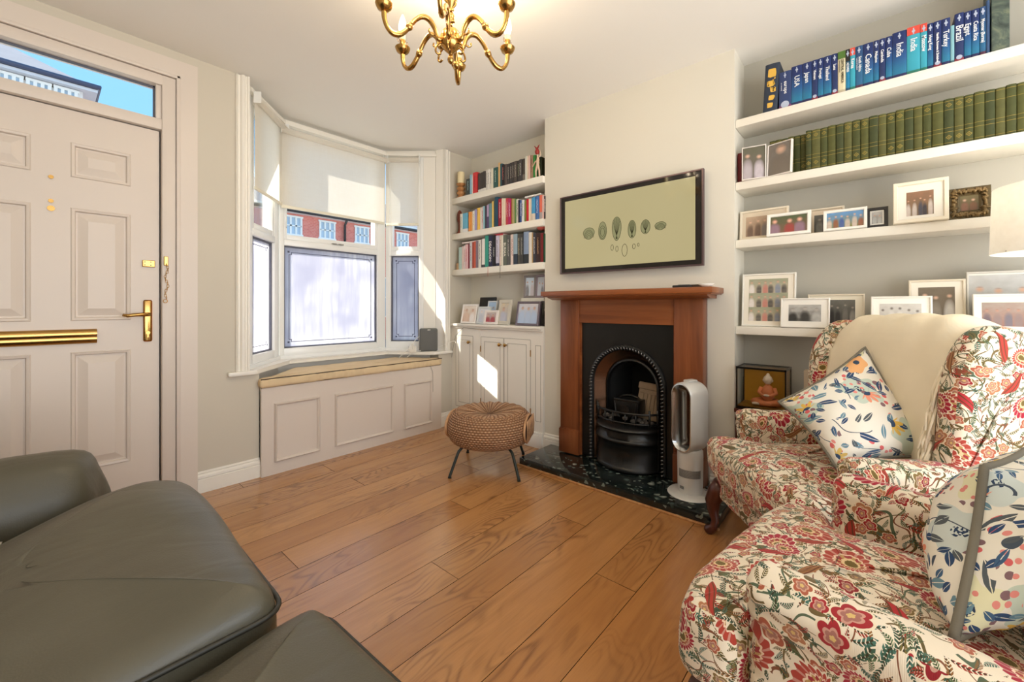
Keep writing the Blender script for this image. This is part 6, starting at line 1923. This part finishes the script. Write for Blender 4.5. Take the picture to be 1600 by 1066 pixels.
for y0, y1 in ((.12, .90), (.92, 1.70)):
    k = MB(); k.puff(resample(rounded([(-.90, .40), (-.56, .38), (-.60, .80), (-.70, .86), (-.92, .82)], .06), .04), y0, y1, .07, 'Y', .02); soften(k, .006, 6, y0); obj('back_cushion', k, Lm, sofa, smooth=True)
k = MB(); k.puff(resample(rounded([(-.95, .06), (-.84, .06), (-.86, .78), (-.95, .78)], .03), .05), .03, 1.77, .03, 'Y', 0); obj('back_frame', k, Lm, sofa, smooth=True)
for y in (.10, 1.95):
    for x in (-.80, .06):
        k = MB(); k.lathe([(.02, 0), (.026, .06)], cx=x, cy=y, n=10); obj('foot', k, M['dark_wood'], sofa, smooth=True)
# crumpled white cushion in the far corner of the sofa
k, rim = pillow_mesh((-.30, 1.66, .46), (-.06, 1.70, .44), (-.04, 1.40, .46), (-.34, 1.38, .47), .15, seed=5)
for v in k.b.verts: v.co += v.normal * .0 + Vector((0, 0, .012 * mnoise.noise(v.co * 22)))
tag(obj('crumpled_cushion', k, M['white_cloth'], smooth=True), 'crumpled off-white cushion in the far corner of the olive leather sofa', 'cushion')

# ------------------------------------------------ wicker stool
st = thing('wicker_stool', 'round woven wicker stool on dark metal legs beside the hearth', 'stool', (1.975, 1.925, 0), radians(28))
k = MB(); bm = k.b; uvl = bm.loops.layers.uv.new('UVMap')
prof = [(.02, .345), (.06, .352), (.12, .366), (.18, .376), (.215, .374), (.245, .358), (.266, .33), (.278, .295), (.281, .26), (.275, .225), (.262, .195), (.240, .176), (.20, .168), (.10, .166), (.02, .166)]
prof = [tuple(p) for p in spline(prof, 56)]
NR = 96
grid = []
for j, (r_, z) in enumerate(prof):
    ring = []
    for i in range(NR):
        a = 2 * pi * i / NR
        y = r_ * sin(a); x = r_ * cos(a)
        if y < -.262: y = -.262 - (abs(y) - .262) * .15
        if y > .262: y = .262 + (y - .262) * .3
        # spokes on the top
        zz = z + (.005 * cos(a * 22) if j < 20 else 0)
        rr_ = 1 + (.010 * (abs(cos(a * 16)) - .5) if 20 <= j < 46 else 0)
        ring.append(bm.verts.new((x * rr_, y * rr_, zz)))
    grid.append(ring)
for j in range(len(grid) - 1):
    for i in range(NR):
        q = ((j, i), (j, (i + 1)), (j + 1, i + 1), (j + 1, i))
        f = bm.faces.new([grid[a][b % NR] for a, b in q])
        for l, (a, b) in zip(f.loops, q): l[uvl].uv = (b / NR * 3.0, a / 56)
bm.faces.new(list(reversed(grid[0]))); bm.faces.new(grid[-1])
obj('woven_seat', k, M['wicker'], st, smooth=True)
k = MB()
el = [(.138 * cos(t), -.258, .268 + .082 * sin(t)) for t in [2 * pi * i / 32 for i in range(32)]]
k.tube([(.135 * cos(t), .258, .270 + .080 * sin(t)) for t in [2 * pi * i / 32 for i in range(32)]], .010, 8, True)
obj('rolled_rim', k, M['wicker_rod'], st, smooth=True)
k = MB(); k.tube(el, .008, 8, True)
rm = obj('rolled_rim', k, M['wicker_rod'], st, smooth=True); 
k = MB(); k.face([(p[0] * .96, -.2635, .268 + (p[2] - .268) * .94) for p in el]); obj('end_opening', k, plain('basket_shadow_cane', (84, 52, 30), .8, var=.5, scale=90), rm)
k = MB(); rr = random.Random(8)
for i in range(9):
    x = -.12 + .03 * i; k.tube([(x * .9, -.270, .200), (x * .9 + .012 * (-1) ** i, -.273, .268), (x * .9, -.270, .336)], .0035, 5)
obj('end_canes', k, M['wicker_rod'], rm, smooth=True)
for a, lx, ly in ((0, -.315, .048), (1, -.065, -.312), (2, .315, -.03), (3, .07, .30)):
    v = Vector((lx * cos(radians(28)) + ly * sin(radians(28)), -lx * sin(radians(28)) + ly * cos(radians(28)))); u_ = v.normalized()
    k = MB(); k.tube([(u_.x * .16, u_.y * .16, .170), (u_.x * .215, u_.y * .215, .168), (u_.x * .245, u_.y * .245, .150), (u_.x * .262, u_.y * .262, .115), (v.x * .97, v.y * .97, .012), (v.x * .975, v.y * .975, .0)], [.009, .009, .009, .009, .009, .012], 9)
    obj('leg', k, M['dark'], st, smooth=True)

# ------------------------------------------------ window seat
ws = thing('window_seat', 'white panelled window seat box filling the bay', 'window seat', (0, 0, 0))
k = MB(); k.box(.906, 2.310, 2.842, 2.862, 0, .548); inn = bayline(.0, YF - .02)
k.prism([(.906, 2.85), (2.31, 2.85), (2.29, 2.93)] + [(2.03, 3.26), (1.19, 3.26)] + [(.915, 2.93)], .530, .548)
obj('panelled_front', k, M['door_paint'], ws)
for x0, x1, z0, z1 in ((.978, 1.260, .078, .446), (1.366, 1.830, .078, .442), (1.932, 2.205, .073, .434)):
    k = MB(); w_ = .017; y0 = 2.842
    def rr4(i, d): return [(x0 + i, y0 - d, z0 + i), (x1 - i, y0 - d, z0 + i), (x1 - i, y0 - d, z1 - i), (x0 + i, y0 - d, z1 - i)]
    k.rings([rr4(0, 0), rr4(.001, .012), rr4(.006, .018), rr4(.012, .014), rr4(w_, .004), rr4(w_, 0)], True, False)
    obj('panel_moulding', k, M['door_paint'], ws, smooth=True, angle=40)
wc = thing('seat_pad', 'long tan gathered cushion pad on top of the window seat', 'cushion', (0, 0, 0))
P = resample(rounded([(.892, 2.825), (1.6, 2.822), (2.306, 2.828), (2.296, 2.93), (2.07, 3.185), (1.22, 3.19), (.985, 2.925), (.915, 2.888), (.895, 2.872)], .015, 3), .022)
k = MB(); k.puff(P, .5505, .610, .020, 'Z', .006)
def fold(c, nn):
    if c.y < 2.84 and c.z < .606: return Vector((0, -.009 * abs(math.sin(c.x * 48 + 3 * math.sin(c.x * 9))) - .004 * math.sin(c.x * 23), 0))
    return Vector((0, 0, 0))
soften(k, .004, 9, 2.0, longest=.014, passes=2, fold=fold)
obj('pad_cover', k, M['cushion'], wc, smooth=True)
k = MB(); k.tube([(x, 2.823 - .001 * sin(x * 30), .606 + .001 * sin(x * 20)) for x in [.897 + i * .0234 for i in range(61)]], .0032, 6)
obj('piping', k, plain('dark_brown_piping', (70, 52, 40), .8), wc, smooth=True)
k = MB(); k.tube([(2.17, 2.838, .56), (2.19, 2.835, .545), (2.212, 2.836, .50), (2.216, 2.838, .42), (2.218, 2.838, .33)], .0014, 5)
tag(obj('loose_wire', k, plain('thin_wire', (130, 126, 118), 0.6), smooth=True), 'thin grey wire hanging down the right end of the window seat', 'wire')
# ================================================================== CHANDELIER, LAMP, SILL, STREET
ch = thing('chandelier', 'polished brass six-arm chandelier with lit candle bulbs', 'chandelier', (1.047, 1.232, 0))
Br = M['brass']
k = MB(); k.lathe([(.003, 1.985), (.010, 1.992), (.013, 2.002), (.009, 2.014), (.006, 2.020), (.010, 2.026), (.022, 2.036), (.036, 2.052), (.041, 2.066), (.038, 2.072), (.033, 2.076), (.034, 2.084), (.034, 2.104), (.028, 2.112), (.012, 2.120), (.008, 2.13)], n=28)
obj('hub', k, Br, ch, smooth=True, angle=50)
k = MB(); k.lathe([(.008, 2.13), (.007, 2.14), (.014, 2.152), (.016, 2.165), (.012, 2.178), (.007, 2.186), (.010, 2.20), (.022, 2.214), (.026, 2.228), (.016, 2.244), (.008, 2.256), (.012, 2.28), (.012, 2.30), (.006, 2.32), (.005, 2.40)], n=22)
k.tube([(.013 * cos(t), .013 * sin(t), 2.128 + t * .0034) for t in [i * .45 for i in range(40)]], .004, 6)
obj('stem', k, Br, ch, smooth=True, angle=60)
k = MB(); k.lathe([(.006, 2.395), (.02, 2.40), (.045, 2.425), (.052, 2.440), (.052, 2.4465)], n=28); obj('ceiling_rose', k, Br, ch, smooth=True, angle=50)
armp = [(.030, 2.088), (.040, 2.068), (.052, 2.066), (.058, 2.080), (.066, 2.104), (.086, 2.126), (.112, 2.128), (.140, 2.104), (.166, 2.066), (.194, 2.036), (.220, 2.030), (.240, 2.046), (.250, 2.074), (.251, 2.100)]
sp = spline(armp, 40)
for i in range(6):
    a = radians(41.25 + 60 * i); ca, sa = cos(a), sin(a)
    def R3(p): return (p[0] * ca, p[0] * sa, p[1])
    k = MB(); k.tube([R3(p) for p in sp], [.0092 + .001 * sin(j * .5) for j in range(41)], 9)
    q = sp[24]; t = (sp[25] - sp[23]).normalized()
    k.tube([R3(sp[23]), R3(sp[24]), R3(sp[25])], [.009, .0135, .009], 10)
    k.tube([R3(p) for p in spline([(.030, 2.060), (.046, 2.050), (.058, 2.034), (.060, 2.016), (.050, 2.008), (.042, 2.014)], 14)], [.004] * 14 + [.006], 8)
    k.tube([R3(p) for p in spline([(.058, 2.082), (.074, 2.074), (.086, 2.082), (.084, 2.092)], 10)], .0035, 7)
    am = obj('arm', k, Br, ch, smooth=True)
    X, Y = .251 * ca, .251 * sa
    k = MB(); k.lathe([(.007, 2.096), (.012, 2.100), (.024, 2.108), (.030, 2.120), (.031, 2.124), (.027, 2.122), (.018, 2.114), (.010, 2.116), (.009, 2.124), (.012, 2.130), (.0125, 2.155), (.010, 2.158)], cx=X, cy=Y, n=22); cup = obj('drip_pan', k, Br, am, smooth=True, angle=60)
    k = MB(); k.lathe([(.0115, 2.156), (.012, 2.176), (.010, 2.180)], cx=X, cy=Y, n=16); obj('lamp_sleeve', k, plain('ivory_sleeve', (226, 206, 170), .5), am, smooth=True, angle=60)
    k = MB(); k.lathe([(.006, 2.178), (.012, 2.186), (.0165, 2.202), (.0155, 2.222), (.009, 2.246), (.003, 2.260), (.0005, 2.264)], cx=X, cy=Y, n=18); obj('bulb', k, M['bulb'], am, smooth=True)
    k = MB()
    for s in (-1, 1): k.tube([(X + .012 * s, Y, 2.150), (X + .022 * s, Y, 2.158), (X + .026 * s, Y, 2.150), (X + .020 * s, Y, 2.140)], .0014, 5)
    obj('wire_clip', k, Br, am, smooth=True)
    l = bpy.data.lights.new('bulb_light', 'POINT'); l.energy = BULB_W; l.color = (1.0, .80, .56); l.shadow_soft_size = .03
    lo = bpy.data.objects.new('bulb_light', l); lo.location = (1.047 + X, 1.232 + Y, 2.285); COL.objects.link(lo)

fl = thing('floor_lamp', 'floor lamp with white drum shade behind the wing armchair', 'lamp', (2.20, -.475, 0))
k = MB(); k.lathe([(.13, 0), (.13, .012), (.03, .02), (.012, .03)], n=30); obj('base', k, M['dark'], fl, smooth=True, angle=40)
k = MB(); k.lathe([(.009, .02), (.009, 1.32)], n=12); obj('pole', k, M['dark'], fl, smooth=True, angle=40)
k = MB(); k.lathe([(.178, 1.232), (.172, 1.455), (.169, 1.455), (.175, 1.232), (.178, 1.232)], n=64, cap=False); obj('lamp_shade', k, M['lampshade'], fl, smooth=True, angle=50)
k = MB(); 
for a in range(3): k.tube([(0, 0, 1.30), (.178 * cos(a * 2.094), .178 * sin(a * 2.094), 1.235)], .002, 5)
obj('shade_carrier', k, M['dark'], fl, smooth=True)
k = MB(); k.lathe([(.012, 1.30), (.014, 1.325), (.028, 1.35), (.030, 1.37), (.020, 1.395), (.004, 1.402)], n=16); obj('bulb', k, mat_emit('shade_bulb', (255, 236, 206), 3.0), fl, smooth=True)
_l = bpy.data.lights.new('shade_light', 'POINT'); _l.energy = 2.2; _l.color = (1.0, .88, .72); _l.shadow_soft_size = .03
_o = bpy.data.objects.new('shade_light', _l); _o.location = (2.20, -.475, 1.43); COL.objects.link(_o)

# things on the window board
sp_ = thing('speaker', 'dark grey rectangular speaker standing on the right end of the window board', 'speaker', (2.245, 2.935, .665), radians(-28))
k = MB(); k.box(-.078, .078, -.02, .03, 0.0, .200, .016, 4); obj('body', k, plain('slate_mesh', (98, 98, 94), .55, var=.05, scale=200, bump=.3, bscale=600), sp_, smooth=True, angle=50)
k = MB(); k.box(-.012, .012, -.0215, -.0195, .184, .190, .0005); obj('badge', k, M['white'], sp_)
rt = thing('router', 'small white box with cables beside the speaker on the window board', 'router', (2.13, 3.01, .665), radians(-20))
k = MB(); k.box(-.03, .03, -.02, .02, 0, .05, .005); obj('body', k, M['white'], rt, smooth=True, angle=40)
def cable(label, pts, r=.0028, c='white'):
    k = MB(); k.tube([tuple(p) for p in spline(pts, 30)], r, 7)
    return tag(obj('cable', k, M['white'] if c == 'white' else plain('thin_wire', (130, 126, 118), .6), smooth=True), label, 'cable')
cable('white cable looping up from the router past the window frame', [(2.13, 3.0, .70), (2.14, 2.99, .76), (2.19, 2.97, .80), (2.205, 2.96, .74), (2.17, 2.955, .67)])
cable('white cable dropping from the router onto the seat pad', [(2.12, 2.99, .69), (2.09, 2.96, .74), (2.06, 2.96, .70), (2.04, 3.02, .65), (2.02, 3.05, .618)])
cable('second white cable curving from the router down to the seat pad', [(2.14, 2.99, .69), (2.11, 2.95, .72), (2.10, 2.95, .68), (2.09, 2.98, .65), (2.08, 3.02, .618)])
cable('white cable running from the speaker across to the cupboard', [(2.29, 2.93, .70), (2.33, 2.88, .705), (2.39, 2.84, .735), (2.436, 2.82, .75), (2.44, 2.80, .73)])

# ---- street outside
HB = 15.0
k = MB(); k.box(-30, 45, 3.6, 40, -.35, -.25); struct('ground_street', k, plain('asphalt', (150, 148, 146), .9, var=.15, scale=3))
k = MB(); k.box(XL - .3, XB + .3, YB - 3.5, YB - .2, -.12, -.02); struct('ground_terrace', k, plain('paving', (196, 190, 178), .9))
ht = thing('brick_terrace', 'red brick terrace with white sash windows across the street', 'house', (0, HB, 0))
k = MB(); k.box(4.2, 26, 0, 7, -.3, 4.24); obj('brick_wall', k, M['brick'], ht)
k = MB(); k.box(4.0, 26.2, -.22, .05, 4.24, 4.44); obj('fascia', k, M['upvc'], ht)
k = MB(); k.tube([(4.0, -.28, 4.30), (26.2, -.28, 4.30)], .06, 8); k.tube([(7.55, -.28, 4.28), (7.55, -.10, 4.1), (7.55, -.08, -.2)], .045, 8); obj('gutter', k, plain('black_pipe', (40, 40, 44), .4), ht, smooth=True)
k = MB(); k.rings([[(4.0, -.22, 4.44), (4.0, 3.5, 6.2), (4.0, 7.3, 4.44)], [(26.2, -.22, 4.44), (26.2, 3.5, 6.2), (26.2, 7.3, 4.44)]]); obj('roof', k, plain('grey_slate', (128, 126, 132), .7, var=.2, scale=3), ht)
def sash(parent, x, z0, w, h, y=-.04, gm=None):
    k = MB()
    k.box(x - w / 2 - .06, x + w / 2 + .06, y - .02, y + .1, z0 - .06, z0); k.box(x - w / 2 - .06, x + w / 2 + .06, y - .02, y + .1, z0 + h, z0 + h + .06)
    for a in (-.5, -.17, .17, .5): k.box(x + a * w - .03, x + a * w + .03, y - .02, y + .1, z0, z0 + h)
    k.box(x - w / 2, x + w / 2, y - .02, y + .08, z0 + h / 2 - .02, z0 + h / 2 + .02)
    f = obj('window', k, M['upvc'], parent)
    k = MB(); k.box(x - w / 2, x + w / 2, y + .02, y + .04, z0, z0 + h); obj('pane', k, plain('street_glass', (176, 196, 214), .08, var=.3, scale=1), f)
for x in (5.75, 6.92, 8.27, 10.1, 12.0, 14.2): sash(ht, x, 3.55, .52, .56)
for x in (6.2, 9.2, 12.6): sash(ht, x, .7, 1.1, 1.5)
h2 = thing('gabled_house', 'white rendered house with dark guttered eaves seen through the door transom', 'house', (0, HB, 0))
k = MB(); k.box(-16, .75, 0, 7, -.3, 6.45); obj('rendered_wall', k, plain('white_render', (226, 224, 222), .9), h2)
k = MB(); k.box(-16.2, 1.0, -.22, 7.4, 6.45, 6.52); obj('soffit', k, plain('soffit', (214, 214, 220), .7), h2)
k = MB(); k.tube([(-16.2, -.26, 6.58), (1.04, -.26, 6.58), (1.04, 7.4, 6.58)], .06, 8); obj('gutter', k, plain('blue_grey_pipe', (70, 78, 104), .4), h2, smooth=True)
k = MB(); k.rings([[(-16.2, -.22, 6.54), (-16.2, 3.5, 8.6), (-16.2, 7.4, 6.56)], [(1.0, -.22, 6.54), (-1.0, 3.5, 8.6), (1.05, 7.4, 6.56)]]); obj('roof', k, plain('grey_slate', (128, 126, 132), .7, var=.2, scale=3), h2)
for x in (-1.35, -.9, -.42, .02, .46): sash(h2, x, 5.55, .34, .82)
# ================================================================== CHECK
dups = [(l, n_) for l, n_ in LABELS.items() if len(n_) > 1]
if dups: print('DUPLICATE LABELS', len(dups), dups[:12])
